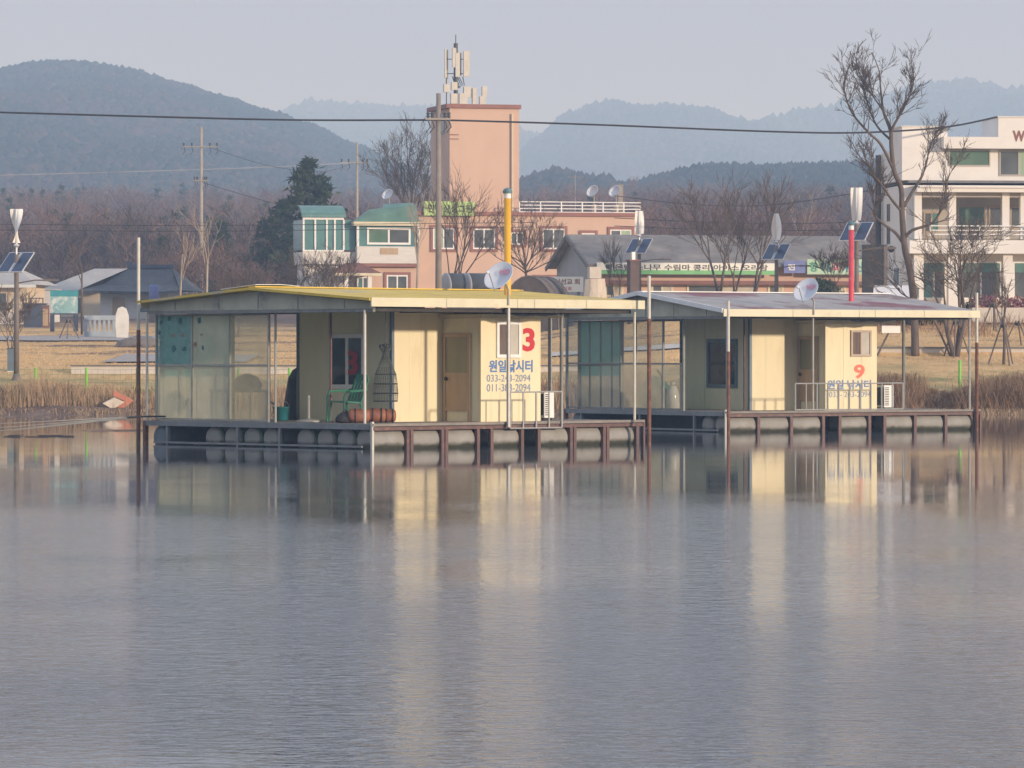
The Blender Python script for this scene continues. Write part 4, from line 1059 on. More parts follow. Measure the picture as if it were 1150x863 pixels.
stake(155.5, 104.5, 267, 371, 'tall mooring stake at the left end of the nearer boat')
stake(729, 103.6, 310, 358, 'mooring stake at the right end of the nearer boat')
stake(818, 117.6, 338, 395, 'mooring stake at the near corner of the farther boat')
stake(1097, 123.0, 329, 385, 'mooring stake at the right end of the farther boat')
for k, (pa, ya, pb, lab) in enumerate(((160, 466, (0, 484), 'uppermost fishing rod reaching left from the nearer boat'), (162, 468, (-6, 489), 'second fishing rod reaching left from the nearer boat'), (160, 469, (12, 492), 'shortest fishing rod reaching left from the nearer boat'), (158, 471, (-20, 494), 'lowest fishing rod reaching left from the nearer boat'))):
    Ya = 103.6; a = Vector((X_at(pa, Ya), Ya, .66)); Yb = 101.6 - .5 * k; b_ = Vector((X_at(pb[0], Yb), Yb, Z_at(pb[1] - 8, Yb)))
    t = thing('fishing_rod', lab, 'fishing rod', a, group='fishing rods at the left end of the nearer boat'); d = b_ - a
    MB().tube([(.5, .1 * k, .0), (0, 0, 0), d * .12], [.022, .022, .018], 6).build('handle', M['black'], t)
    MB().tube([d * .12, d * .55, d], [.016, .011, .006], 5).build('blank', M['steel_grey'], t)

# ---------------------------------------------------------------- buildings beyond the bank
M['salmon'] = pm('salmon_render', (.58, .40, .30), .75, .05, .8, col2=(.52, .35, .26), thr=(.55, .75), scale2=.5, stretch=(1, 1, .5))
M['brown_trim'] = pm('red_brown_trim', (.26, .11, .085), .6, .12, 2)
M['white_wall'] = pm('white_render', (.74, .71, .66), .7, .06, .7)
M['off_white'] = pm('off_white_siding', (.62, .60, .56), .7, .08, 1.5, stretch=(1, 1, 5))
M['teal_glass'] = pm('teal_tinted_glass', (.10, .22, .21), .12, .2, .8, spec=.6)
M['teal_roof'] = pm('teal_translucent_roof', (.10, .21, .195), .4, .25, 1.2)
M['green_roof'] = pm('green_sheet_roof', (.10, .19, .14), .5, .3, 1.2)
M['green_tint'] = pm('green_tinted_pane', (.11, .19, .13), .12, .25, .9, spec=.6)
M['grey_glass'] = pm('grey_pane', (.10, .11, .11), .12, .35, .7, spec=.6)
M['curtain_green'] = pm('pale_green_curtain', (.30, .40, .27), .5, .15, 2, stretch=(5, 5, .3))
M['roof_brown'] = pm('brown_tiles', (.19, .085, .07), .7, .2, 2)
M['grey_band'] = pm('grey_band', (.16, .155, .15), .7, .15, 2)
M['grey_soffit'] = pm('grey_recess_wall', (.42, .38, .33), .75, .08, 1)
M['asbestos'] = wave_stripes(pm('weathered_corrugated_roof', (.21, .195, .18), .85, .2, 1.2, col2=(.30, .27, .24), thr=(.5, .65), scale2=.5), 'X', 3, .4, .6)
M['grey_siding'] = wave_stripes(pm('grey_siding', (.30, .31, .33), .6, .1, 1), 'X', 3, .3, .4)
M['board_white'] = pm('white_sign_board', (.72, .72, .66), .5, .08, 2)
M['board_green'] = pm('green_sign_band', (.16, .42, .17), .5, .1, 2)
M['board_lime'] = pm('lime_sign_board', (.42, .60, .20), .5, .1, 2)
M['board_blue'] = pm('blue_sign_board', (.12, .15, .36), .5, .15, 2)
M['board_teal'] = pm('pale_green_sign_board', (.36, .52, .38), .5, .12, 2)
M['ink'] = pm('dark_sign_ink', (.06, .055, .05), .6, .1, 4)
M['ink_green'] = pm('green_sign_ink', (.05, .24, .14), .6, .1, 4)
M['ink_teal'] = pm('teal_sign_ink', (.04, .22, .30), .6, .1, 4)
M['pink_ink'] = pm('pink_red_ink', (.62, .10, .17), .6, .1, 4)
M['light_roof'] = pm('pale_sheet_roof', (.42, .40, .37), .7, .12, 1.2)
M['dark_tile'] = wave_stripes(pm('dark_grey_tiles', (.085, .09, .10), .7, .25, 2), 'X', 2.5, .4, .5)
M['cream_house'] = pm('cream_render', (.66, .55, .40), .8, .08, 1)
M['navy'] = pm('navy_sheet', (.07, .085, .12), .6, .2, 2)
M['stone_grey'] = pm('blue_grey_stone', (.33, .37, .40), .8, .12, 3)
M['stone_pale'] = pm('pale_stone', (.62, .60, .55), .8, .12, 2, bump=.5)
M['stone_carved'] = pm('carved_tan_stone', (.58, .50, .40), .85, .1, 2, col2=(.34, .29, .24), thr=(.55, .68), scale2=3, stretch=(2, 2, .6), bump=.6)
M['stone_dark'] = pm('grey_brown_rock', (.22, .19, .17), .9, .25, 2, bump=.8)
M['concrete'] = pm('pale_concrete', (.58, .52, .44), .85, .1, 1.5, col2=(.42, .37, .31), thr=(.55, .7), scale2=1)
M['pole_concrete'] = pm('concrete_pole', (.36, .32, .26), .85, .12, 3)
M['pole_dark'] = pm('weathered_pole', (.25, .215, .18), .85, .15, 3)
M['brick_dark'] = pm('dark_brown_brick', (.12, .085, .075), .85, .2, 4)
M['solar'] = pm('solar_cells', (.025, .045, .10), .15, .25, 3, spec=.6)
M['alu'] = pm('aluminium_edge', (.62, .62, .62), .4, .05, 4, metal=.3)
M['rotor'] = pm('white_rotor', (.80, .77, .72), .4, .04, 3)
M['lamp_pole'] = pm('brown_grey_lamp_pole', (.17, .14, .12), .6, .15, 4)
M['map'] = pm('map_print', (.24, .42, .42), .5, .15, 1.0, col2=(.55, .60, .58), thr=(.52, .6), scale2=1.3, col3=(.16, .32, .36), thr3=(.55, .62), scale3=3)
M['map_head'] = pm('map_heading', (.04, .25, .29), .5, .1, 2)
M['lime_post'] = pm('lime_fence_post', (.20, .52, .06), .5, .12, 4)
M['wood_pole'] = pm('grey_brown_stake', (.17, .13, .105), .85, .2, 4)
M['orange_board'] = pm('faded_orange_board', (.46, .17, .10), .7, .15, 3)
M['purple'] = pm('purple_red_flowers', (.22, .06, .10), .8, .4, 4, col2=(.36, .22, .13), thr=(.45, .6), scale2=2)
M['wire'] = pm('black_cable', (.03, .03, .032), .6, .1, 2)
M['wire_pale'] = pm('pale_wire', (.38, .38, .40), .5, .1, 2)
M['white_car'] = pm('white_car_paint', (.70, .70, .70), .25, .05, 2)
M['tank'] = pm('dark_grey_tank', (.07, .075, .08), .45, .2, 2)
M['tank_end'] = pm('grey_tank_end', (.30, .30, .31), .45, .1, 2)
M['antenna'] = pm('beige_antenna', (.55, .52, .45), .5, .1, 3)
M['dome'] = pm('brown_tunnel_sheet', (.12, .095, .08), .7, .25, 3)
M['gravel'] = pm('grey_gravel', (.36, .32, .29), .95, .2, 6)


def win(fr, b, x0, x1, y0, y1, v, fm, panes, fw=.09, split=True, trim=None, name='window'):
    u0, u1 = fr.u_at(x0, v), fr.u_at(x1, v); um = (u0 + u1) / 2
    o = frame_window(name, b, 'v', u0, u1, fr.z_at(y1, um, v), fr.z_at(y0, um, v), v, fm, panes, fw, split)
    if trim is not None:
        z0, z1 = fr.z_at(y1, um, v), fr.z_at(y0, um, v); t = MB(); k = .16
        t.box(u0 - k, u1 + k, v - .075, v - .046, z1 + .002, z1 + k).box(u0 - k, u1 + k, v - .075, v - .046, z0 - k, z0 - .002).box(u0 - k, u0 - .002, v - .075, v - .046, z0, z1).box(u1 + .002, u1 + k, v - .075, v - .046, z0, z1)
        t.box(u0 - k, u1 + k, v - .046, v + .01, z0 - k, z0 - k + .02); t.build('surround', trim, o)
    return o


def shell(fr, px0, px1, v0, v1, y0, y1, b, name, m, inset=0):
    u0, u1 = fr.u_at(px0, v0), fr.u_at(px1, v0); um = (u0 + u1) / 2
    return MB().box(u0, u1, v0, v1, fr.z_at(y1, um, v0) - b.location.z, fr.z_at(y0, um, v0) - b.location.z).build(name, m, b), u0, u1


# salmon guest house with its tower
fp = Frame(X_at(505, 258), 258, R(15)); gz = 0
b = thing('guest_house', 'salmon guest house with a tall square tower and glazed annexes', 'building', (fp.X, fp.Y, 0), fp.th)
g0 = 3.0
tw = fp.u_at(583, 0); zt = fp.z_at(122, 2, 0)
MB().box(0, tw, 0, 4.6, g0, zt).build('tower', M['salmon'], b)
MB().box(-.22, tw + .1, -.12, 4.75, zt + .002, zt + .24).build('tower_coping', M['brown_trim'], b)
MB().tube([(tw - .45, -.1, zt - .3), (tw - .45, -.1, 10.3)], .06, 6).build('downpipe', M['cream_house'], b)
MB().box(-.03, .01, 1.2, 2.6, zt - 1.5, zt - .4).build('tower_window', M['grey_glass'], b)
for zz in (zt - 1.85, zt - 1.6): MB().box(-.05, .55, -.04, -.005, zz, zz + .05).build('bracket', M['brown_trim'], b)
vm = -1.6
um0, um1 = fp.u_at(470, vm), fp.u_at(720, vm); zr = fp.z_at(243, 6, vm)
MB().box(um0, um1, vm, 8.0, g0, zr).build('wall', M['salmon'], b)
MB().box(um0 - .1, um1 + .15, vm - .14, 8.1, zr + .002, zr + .22).build('cornice', M['brown_trim'], b)
rl = MB(); u = fp.u_at(584, vm)
zt2 = fp.z_at(227, 6, vm)
for zz in (zt2, zt2 - .2, zt2 - .4, zt2 - .6): rl.bar((u, vm + .1, zz), (um1, vm + .1, zz), .05)
k = 0
while u <= um1 + .01: rl.bar((u, vm + .1, zr + .2), (u, vm + .1, zt2), .07); u += 1.28
for zz in (zt2, zt2 - .3, zt2 - .6): rl.bar((um1, vm + .1, zz), (um1, 7.8, zz), .05)
rl.build('roof_railing', M['white_frame'], b)
for (x0, x1, y0, y1, mats) in ((486, 510, 256, 280, ['curtain_green', 'grey_glass']), (531, 556, 257, 280, ['grey_glass', 'grey_glass']), (573, 588, 261, 275, ['grey_glass', 'grey_glass']), (609, 634, 257, 280, ['grey_glass', 'grey_glass']), (653, 668, 262, 280, ['grey_glass', 'teal_glass']), (685, 709, 258, 281, ['grey_glass', 'curtain_green']), (531, 556, 312, 336, ['grey_glass', 'grey_glass']), (600, 626, 312, 336, ['grey_glass', 'grey_glass'])):
    win(fp, b, x0, x1, y0, y1, vm, M['white_frame'], [M[q] for q in mats], .08, True, M['brown_trim'])
# lime sign on the parapet
us0, us1 = fp.u_at(476, vm - .3), fp.u_at(533, vm - .3); z0, z1 = fp.z_at(242.5, 0, vm - .3), fp.z_at(226.5, 0, vm - .3)
sb = MB().box(us0, us1, vm - .34, vm - .24, z0, z1).build('sign_board', M['board_lime'], b)
text('민박', M['ink'], sb, (us0 + .25, vm - .342, z0 + .16), (1, 0, 0), (0, 0, 1), .85, (z1 - z0) * .62, .03)
text('상상그원', M['ink'], sb, (us0 + 1.15, vm - .342, z0 + .18), (1, 0, 0), (0, 0, 1), 1.75, (z1 - z0) * .55, .03)
# glazed annex with its balcony room
va_ = -2.6
o, a0, a1 = shell(fp, 401, 471, va_, vm - .01, 277, 296, b, 'annex_wall', M['off_white'])
z_lo, z_hi = fp.z_at(277, -3, va_), fp.z_at(254, -3, va_)
MB().box(a0, a1, va_ + .1, vm - .02, z_lo, z_hi).build('annex_glazing', M['teal_glass'], b)
win(fp, b, 412, 461, 256, 275, va_ + .1, M['white_frame'], [M['green_tint'], M['grey_glass']], .12, True, name='annex_window')
cols = MB()
for px in (402, 470): u = fp.u_at(px, va_); cols.box(u - .07, u + .07, va_ - .01, va_ + .1, z_lo, z_hi)
cols.build('annex_posts', M['white_frame'], b)
MB().box(a0 - .25, a1 + .05, va_ - .25, vm, z_hi + .002, z_hi + .22).build('annex_eave', M['cream_shelf'], b)
MB().prism([(a0 - .2, va_ - .2, z_hi + .23), (a1, va_ - .2, z_hi + .23), (a1 - .1, va_ + .7, z_hi + 1.25), (a0 + 1.0, va_ + .7, z_hi + .95)], (0, .6, .03)).build('annex_roof', M['green_roof'], b)
MB().prism([(fp.u_at(428, va_), va_ + .2, z_hi + .6), (fp.u_at(470, va_), va_ + .2, z_hi + .7), (fp.u_at(470, va_), va_ + 1.2, z_hi + 1.35), (fp.u_at(436, va_), va_ + 1.2, z_hi + 1.25)], (0, .05, .05)).build('annex_roof', M['teal_roof'], b)
MB().box(a0, a1, va_ + .02, vm, fp.z_at(300, -3, va_), fp.z_at(296.1, -3, va_)).build('annex_trim', M['brown_trim'], b)
MB().box(a0 + .2, a1, va_ + .35, vm - .02, g0, fp.z_at(300.2, -3, va_)).build('annex_base', M['salmon'], b)
MB().box(fp.u_at(427, va_), fp.u_at(447, va_), va_ - .03, va_ - .005, fp.z_at(286, -3, va_), fp.z_at(279, -3, va_)).build('vent_panel', M['door'], b)
win(fp, b, 434, 458, 309, 332, va_ + .35, M['white_frame'], [M['grey_glass'], M['grey_glass']], .09, True, M['brown_trim'])
# tall glazed porch at the far left
vb_ = -2.2
c0, c1 = fp.u_at(340, vb_), fp.u_at(386, vb_); zA, zB, zC = fp.z_at(281, -8, vb_), fp.z_at(247, -8, vb_), fp.z_at(231, -8, vb_)
MB().box(c0, a0 - .02, vb_ + .05, vm + 2, zA, zB).build('porch_glazing', M['teal_glass'], b)
pf = MB()
for px in (341, 354, 367, 376, 386): u = fp.u_at(px, vb_); pf.box(u - .05, u + .05, vb_ - .03, vb_ + .04, zA, zB)
pf.box(c0, c1, vb_ - .04, vb_ + .05, zB, zB + .12).box(c0, c1, vb_ - .04, vb_ + .05, zA - .1, zA); pf.build('porch_frame', M['white_frame'], b)
arc = [(vb_ - .15 + 1.3 * (1 - math.cos(t * 1.57 / 6)), zB + .14 + (zC - zB - .14) * math.sin(t * 1.57 / 6)) for t in range(7)]
rf = MB()
for (v0_, z0_), (v1_, z1_) in zip(arc, arc[1:]): rf.prism([(c0 - .1, v0_, z0_), (c1 + .1, v0_, z0_), (c1 + .1, v1_, z1_), (c0 - .1, v1_, z1_)], (0, .02, .03))
rf.build('porch_roof', M['teal_roof'], b)
MB().box(c0, a0 - .03, vb_ + .02, vm + 1.9, fp.z_at(297, -8, vb_), zA - .11).build('porch_wall', M['off_white'], b)
MB().box(c0 + .2, a0 - .03, vb_ + .4, vm + 1.8, g0, fp.z_at(297.2, -8, vb_)).build('porch_base', M['off_white'], b)
# little brown hip roof over the entrance
h0, h1 = fp.u_at(374, -4.0), fp.u_at(427, -4.0); zE, zP = fp.z_at(307, -5, -4), fp.z_at(295, -5, -4)
hr = MB(); hr.v = [(h0, -4.4, zE), (h1, -4.4, zE), (h1, va_ + .3, zE), (h0, va_ + .3, zE), (h0 + 1.0, va_ - .4, zP), (h1 - 1.0, va_ - .4, zP)]
hr.f = [(0, 1, 5, 4), (1, 2, 5), (2, 3, 4, 5), (3, 0, 4), (3, 2, 1, 0)]; hr.build('entrance_roof', M['roof_brown'], b)
MB().box(h0, h1, -4.42, -4.38, zE - .16, zE - .01).build('entrance_fascia', M['cream_shelf'], b)
for px in (389, 415): u = fp.u_at(px, -4.2); MB().box(u - .12, u + .12, -4.3, -4.06, g0, zE - .17).build('entrance_column', M['white_wall'], b)
win(fp, b, 401, 414, 311, 330, va_ + .33, M['white_frame'], [M['teal_glass'], M['grey_glass']], .08)

# mobile phone mast on the tower
t = thing('antenna_mast', 'cluster of pale panel antennas on a mast on the salmon tower', 'antenna', (*fp.pos(.78, 1.6), zt + .24), fp.th); t.scale = (1, 1, .86)
MB().tube([(0, 0, 0), (0, 0, 4.3)], .13, 8).tube([(0, 0, 4.3), (0, 0, 4.9)], .03, 5).build('pole', M['tank'], t)
for k, (x, y, z0_, z1_, w) in enumerate(((-.66, -.1, 1.9, 3.9, .10), (-.52, .1, 1.6, 3.85, .12), (-.2, -.4, 2.6, 3.95, .22), (.0, -.42, 1.95, 3.6, .26), (.28, .3, 2.1, 3.7, .25), (.60, -.15, 2.0, 3.75, .34), (.75, .2, 2.2, 3.8, .28))):
    MB().box(x - w / 2, x + w / 2, y - .07, y + .07, z0_, z1_).build('panel_antenna', M['antenna'], t)
br = MB()
for zz in (2.2, 3.2): br.bar((-.7, 0, zz), (.8, 0, zz), .05).bar((0, -.42, zz), (0, .3, zz), .05)
for a in range(5): br.tube([(.1 * a - .2, 0, 2.0), (.12 * a - .1, -.1, 1.5), (.05 * a, 0, 1.2)], .03, 4)
br.tube([(.4, -.1, 2.0), (.5, -.1, 1.4), (.1, 0, 1.3)], .03, 4); br.build('brackets', M['tank'], t)
for (x, y, z0_, w, h) in ((-.62, -.2, .9, .36, .55), (-.2, -.3, .1, .40, .70), (-.15, -.2, 1.05, .36, .55), (.35, -.35, .08, .48, .75), (.7, 0, .55, .46, .75), (1.1, -.1, .1, .24, 1.1), (1.6, -.1, .1, .36, .55), (1.75, 0, .6, .30, .75)):
    MB().box(x - w / 2, x + w / 2, y - .12, y + .12, z0_, z0_ + h).build('equipment_box', M['antenna'], t)
MB().tube([(-.62, -.2, 0), (-.62, -.2, 1.9)], .035, 5).tube([(1.15, .05, 0), (1.15, .05, 1.0)], .04, 5).tube([(1.68, .05, 0), (1.68, .05, 1.2)], .04, 5).build('stub_poles', M['tank'], t)


def roof_dish(loc, rz, label, s=.9):
    t = thing('roof_dish', label, 'satellite dish', loc, rz, 'small dishes on the guest house roof')
    rot = Matrix.Rotation(R(58), 3, 'X')
    MB().lathe([(.01, 0), (.2 * s, .02), (.36 * s, .07), (.46 * s, .13), (.46 * s, .115), (.01, -.02)], (0, -.1, .75), 16, rot).build('reflector', M['dish'], t, smooth=True)
    MB().tube([(0, 0, 0), (0, 0, .75)], .04, 6).build('mast', M['galv'], t); MB().tube([(0, -.1, .4), (0, -.62, .78)], .02, 4).build('feed_arm', M['galv'], t)


for px, rz, lab in ((667, -35, 'small dish at the middle of the white roof railing'), (692, -35, 'small dish near the right end of the white roof railing')):
    roof_dish((*fp.pos(fp.u_at(px, 1.0), 1.0), zr + .8), R(rz), lab)
    MB().box(-.1, .1, -.1, .1, -.8, 0).build('plinth', M['concrete'], [o for o in COL.objects if o.get('label') == lab][0])
roof_dish((*fp.pos(fp.u_at(437, -.5), -.5), fp.z_at(234, -3, -.5)), R(-35), 'small dish above the green annex roof', .8)
MB().box(-.1, .1, -.1, .1, -1.2, 0).build('plinth', M['concrete'], [o for o in COL.objects if o.get('label') == 'small dish above the green annex roof'][0])
u = fp.u_at(697, 2.0); t = thing('roof_post', 'stubby concrete post behind the right roof dish', 'post', (*fp.pos(u, 2), zr + .22), 0)
MB().box(-.14, .14, -.14, .14, 0, 1.75).box(-.2, .2, -.2, .2, 1.75, 1.82).build('shaft', M['pole_concrete'], t)
t = thing('tv_aerial', 'thin television aerial on the salmon roof', 'aerial', (*fp.pos(fp.u_at(646, 2), 2), zr + .22), 0)
ae = MB().tube([(0, 0, 0), (0, 0, 2.4)], .03, 5); ae.bar((-.5, 0, 2.25), (.5, 0, 2.25), .03)
for x in (-.4, -.1, .2, .45): ae.bar((x, -.25, 2.25), (x, .25, 2.25), .025)
ae.build('rods', M['galv'], t)

# white three storey building at the right
fw_ = Frame(X_at(1013, 200), 200, R(6)); b = thing('white_building', 'white three storey building with columned balcony and dark roof letters', 'building', (fw_.X, fw_.Y, 0), fw_.th)
uE = 9.5; zz = lambda y, v=0, u=4: fw_.z_at(y, u, v)
g0 = 3.4
MB().box(0, uE, 0, 6.0, zz(203), zz(168)).build('top_floor', M['white_wall'], b)
u64, u118 = fw_.u_at(1064, 0), fw_.u_at(1118, 0)
MB().box(0, u64, .0, 3.0, zz(168) + .002, zz(143)).box(-.06, u64 + .06, -.06, 3.06, zz(143), zz(142)).build('stair_head', M['white_wall'], b)
u60 = fw_.u_at(1060, -.6)
MB().box(u60, uE, -.6, 5.9, zz(167, -.6), zz(154, -.6)).build('parapet', M['white_wall'], b)
MB().box(u118, uE, -.605, 3.0, zz(154, -.6) + .002, zz(132, -.6)).box(u118 - .05, uE, -.66, 3.05, zz(132, -.6), zz(130.8, -.6)).build('sign_parapet', M['white_wall'], b)
text('W', M['brown_trim'], b, (fw_.u_at(1137, -.605), -.607, zz(159, -.6)), (1, 0, 0), (0, 0, 1), .60, .50, .05)
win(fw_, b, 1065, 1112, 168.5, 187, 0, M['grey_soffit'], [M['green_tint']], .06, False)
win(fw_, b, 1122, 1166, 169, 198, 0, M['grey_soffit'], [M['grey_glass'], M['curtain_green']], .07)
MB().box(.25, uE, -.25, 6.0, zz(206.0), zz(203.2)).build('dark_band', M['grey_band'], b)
MB().box(fw_.u_at(1030, -.9), uE, -.9, 5.95, zz(216, -.9), zz(208.5, -.9)).build('cornice', M['white_wall'], b)
MB().box(fw_.u_at(1032, -.75), uE, -1.0, -.902, zz(211.2, -.9), zz(209, -.9)).build('cornice_edge', M['white_wall'], b)
rec = 1.6
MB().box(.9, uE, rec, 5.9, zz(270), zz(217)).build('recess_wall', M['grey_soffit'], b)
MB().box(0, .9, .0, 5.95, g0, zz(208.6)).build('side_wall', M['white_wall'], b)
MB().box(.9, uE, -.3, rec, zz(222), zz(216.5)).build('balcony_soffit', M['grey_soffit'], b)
for px in (1031, 1069.5, 1129.5, 1150): u = fw_.u_at(px, -.3); MB().box(u - .17, u + .17, -.34, .0, zz(269), zz(217)).build('column', M['white_wall'], b)
MB().box(.2, uE, -.8, rec + .3, zz(285, -.8), zz(270, -.8)).build('balcony_slab', M['white_wall'], b)
for (x0, x1, y0, y1, ms, sp) in ((1037, 1055, 238, 262, ['grey_glass', 'teal_glass'], True), (1075, 1107, 231, 258, ['green_tint'], False), (1110, 1127, 232, 258, ['grey_glass'], False), (1134, 1158, 232, 258, ['grey_glass', 'grey_glass'], True)):
    win(fw_, b, x0, x1, y0, y1, rec, M['tan_frame'], [M[q] for q in ms], .08, sp)
rl = MB()
for y in (254, 259, 263.5): rl.bar((1.2, -.55, zz(y, -.5)), (uE, -.55, zz(y, -.5)), .05)
for k in range(8): rl.bar((1.2 + k * 1.15, -.55, zz(270.5, -.5)), (1.2 + k * 1.15, -.55, zz(254, -.5)), .05)
rl.build('balcony_railing', M['white_frame'], b)
gf = .5
MB().box(.9, uE, gf, 5.9, g0, zz(285.2)).build('ground_wall', M['white_wall'], b)
for (x0, x1, ms) in ((1034, 1063, ['teal_glass', 'grey_glass']), (1078, 1125, ['grey_glass', 'grey_glass']), (1137, 1166, ['grey_glass', 'grey_glass'])):
    win(fw_, b, x0, x1, 294, 337, gf, M['white_frame'], [M[q] for q in ms], .10)
    u0, u1 = fw_.u_at(x0, gf), fw_.u_at(x1, gf); MB().box(u0 + .12, u1 - .12, gf - .06, gf - .046, zz(306), zz(295.5)).build('shop_blind', M['teal_roof'], b)
for px in (1031, 1069.5, 1131): u = fw_.u_at(px, -.3); MB().box(u - .22, u + .22, -.5, -.06, g0, zz(285.3)).build('column', M['white_wall'], b)
for (v, y) in ((3.2, 237), (3.2, 263)): MB().box(-.03, .0, v - .35, v + .35, zz(y) - .4, zz(y) + .4).build('side_window', M['grey_glass'], b)
MB().box(-.05, .0, .8, 1.7, g0, zz(301)).build('side_door', M['slate_frame'], b)
MB().lathe([(.05, 0), (.16, .1), (.16, .25), (.05, .3)], (-.14, 1.9, zz(283)), 10).build('wall_lamp', M['tank'], b)
MB().tube([(-.2, 4.7, g0), (-.2, 4.7, zz(170))], .14, 8).build('drain_stack', M['tank'], b)
t = thing('display_board', 'black free standing panel between the red flue and the white building', 'panel', (X_at(982, 195), 195, G(X_at(982, 195), 195) - .1), R(6))
hh = Z_at(275, 195) - t.location.z
MB().box(-.55, .55, -.1, .1, .15, hh).box(-.6, .6, -.13, .13, 0, .15).build('board', M['black'], t); MB().box(.40, .57, -.13, -.101, .2, hh - .05).build('edge_strip', M['lamp_pole'], t)

# long grey roofed restaurant with sign boards
fg = Frame(X_at(668, 228), 228, R(14)); b = thing('restaurant', 'long low restaurant with weathered grey corrugated roof and sign boards', 'building', (fg.X, fg.Y, 0), fg.th)
gz0 = 3.4; dep = 7.6; Lr = fg.u_at(985, 0); zE, zR = fg.z_at(297, 3, 0), fg.z_at(266, 0, 3.8)
MB().box(0, Lr, 0, dep, gz0, zE).build('wall', M['salmon'], b)
MB().prism([(-.02, 0, zE), (-.02, dep, zE), (-.02, dep / 2, zR - .05)], (-.05, 0, 0)).box(-.07, -.005, 0, dep, gz0, zE).build('gable', M['grey_siding'], b)
rf = MB(); rf.prism([(-.5, -.55, zE - .12), (-.5, -.55, zE), (-.5, dep / 2, zR + .12), (-.5, dep / 2, zR)], (Lr + 1, 0, 0)); rf.prism([(-.5, dep / 2, zR), (-.5, dep / 2, zR + .12), (-.5, dep + .5, zE), (-.5, dep + .5, zE - .12)], (Lr + 1, 0, 0)); ro = rf.build('roof', M['asbestos'], b)
bg = MB(); bg.bar((-.55, -.6, zE - .14), (-.55, dep / 2, zR - .02), .08, .22).bar((-.55, dep / 2, zR - .02), (-.55, dep + .55, zE - .14), .08, .22); bg.build('bargeboard', M['grey_band'], ro)
sv = -.62
for (x0, x1, y0, y1, kind) in ((670, 872, 295.5, 308.5, 'long'), (880, 904, 293, 307, 'blue'), (906, 972, 291.5, 308.5, 'green')):
    u0, u1 = fg.u_at(x0, sv), fg.u_at(x1, sv); um = (u0 + u1) / 2; za, zb = fg.z_at(y1, um, sv), fg.z_at(y0, um, sv); h = zb - za
    s_ = MB().box(u0, u1, sv - .08, sv, za, zb).build('sign_board', M[{'long': 'board_white', 'blue': 'board_blue', 'green': 'board_teal'}[kind]], b)
    if kind == 'long':
        MB().box(u0, u1, sv - .084, sv - .0805, za, za + h * .36).build('sign_band', M['board_green'], s_)
        text('매운탕 소나무 수림마 콩리 아이스 오리탕', M['ink'], s_, (u0 + .5, sv - .082, za + h * .34), (1, 0, 0), (0, 0, 1), (u1 - u0) - 1.0, h * .52, .02)
    elif kind == 'blue':
        text('전', M['board_white'], s_, (u0 + .2, sv - .082, za + .15), (1, 0, 0), (0, 0, 1), .4, h * .5, .03)
    else:
        for k, (c, m_) in enumerate((('향', 'ink_green'), ('어', 'ink_teal'), ('회', 'pink_ink'), ('류', 'ink_teal'), ('산', 'ink_teal'))):
            text(c, M[m_], s_, (u0 + .12 + k * (u1 - u0) / 5.1, sv - .082, za + h * .17), (1, 0, 0), (0, 0, 1), (u1 - u0) / 7, h * .66, .03)
MB().box(.1, Lr, sv + .02, -.01, zE - 1.06, zE - .86).build('lintel_trim', M['roof_brown'], b)
for (x0, x1) in ((679, 700), (731, 756), (771, 850), (862, 880), (905, 950)):
    win(fg, b, x0, x1, 319, 334, 0, M['cream_shelf'], [M['grey_glass'], M['pane_pale']], .12)

# white board by the bridge pillar, carved stone and brick pillar
def board_sign(px0, px1, y0, y1, Y, rz, name, label, cat, bm, lines, gy=None, posts=True):
    X = X_at((px0 + px1) / 2, Y); z = G(X, Y) - .05; t = thing(name, label, cat, (X, Y, z), rz)
    w = (px1 - px0) * Y / F / math.cos(rz); za, zb = Z_at(y1, Y) - z, Z_at(y0, Y) - z
    bo = MB().box(-w / 2, w / 2, -.05, .05, za, zb).build('board', bm, t)
    for s_, m_, (fx0, fx1, fy0, fy1), bold in lines: text(s_, m_, bo, (-w / 2 + w * fx0, -.052, za + (zb - za) * fy0), (1, 0, 0), (0, 0, 1), w * (fx1 - fx0), (zb - za) * (fy1 - fy0), bold)
    if posts:
        for x in (-w * .4, w * .4): MB().box(x - .07, x + .07, .051, .18, 0, zb - .1).build('post', M['slate_frame'], t)
    return t, w, za, zb


board_sign(603, 655, 311, 328, 215, R(8), 'notice_board', 'white board with brown letters and a red line near the carved stone', 'sign', M['board_white'], [('하나산선교 회', M['brown_trim'], (.12, .92, .48, .86), .03), ('가나산으로', M['red'], (.3, .75, .10, .34), .01)])
t = thing('stone_monument', 'tan carved stone monument with a square block on top', 'monument', (X_at(668, 205), 205, G(X_at(668, 205), 205) - .1), R(12))
zt_ = Z_at(300, 205) - t.location.z; zm_ = Z_at(313, 205) - t.location.z
MB().lathe([(.60, 0), (.58, .3), (.55, zm_ * .6), (.46, zm_ - .02)], (0, 0, 0), 9, Matrix(((1.05, .05, 0), (0, .7, 0), (.03, 0, 1)))).build('shaft', M['stone_carved'], t)
MB().box(-.30, .26, -.25, .25, zm_, zt_).build('top_block', M['concrete'], t)
t = thing('brick_pillar', 'dark brick pillar with a small white lamp on top', 'pillar', (X_at(711, 200), 200, G(X_at(711, 200), 200) - .1), R(20))
zt_ = Z_at(293.5, 200) - t.location.z
MB().box(-.22, .22, -.22, .22, 0, zt_).build('shaft', M['brick_dark'], t); MB().box(-.27, .27, -.27, .27, zt_, zt_ + .06).build('cap', M['roof_brown'], t)
MB().box(-.08, .08, -.08, .08, zt_ + .06, zt_ + .42).build('lamp', M['white_frame'], t)

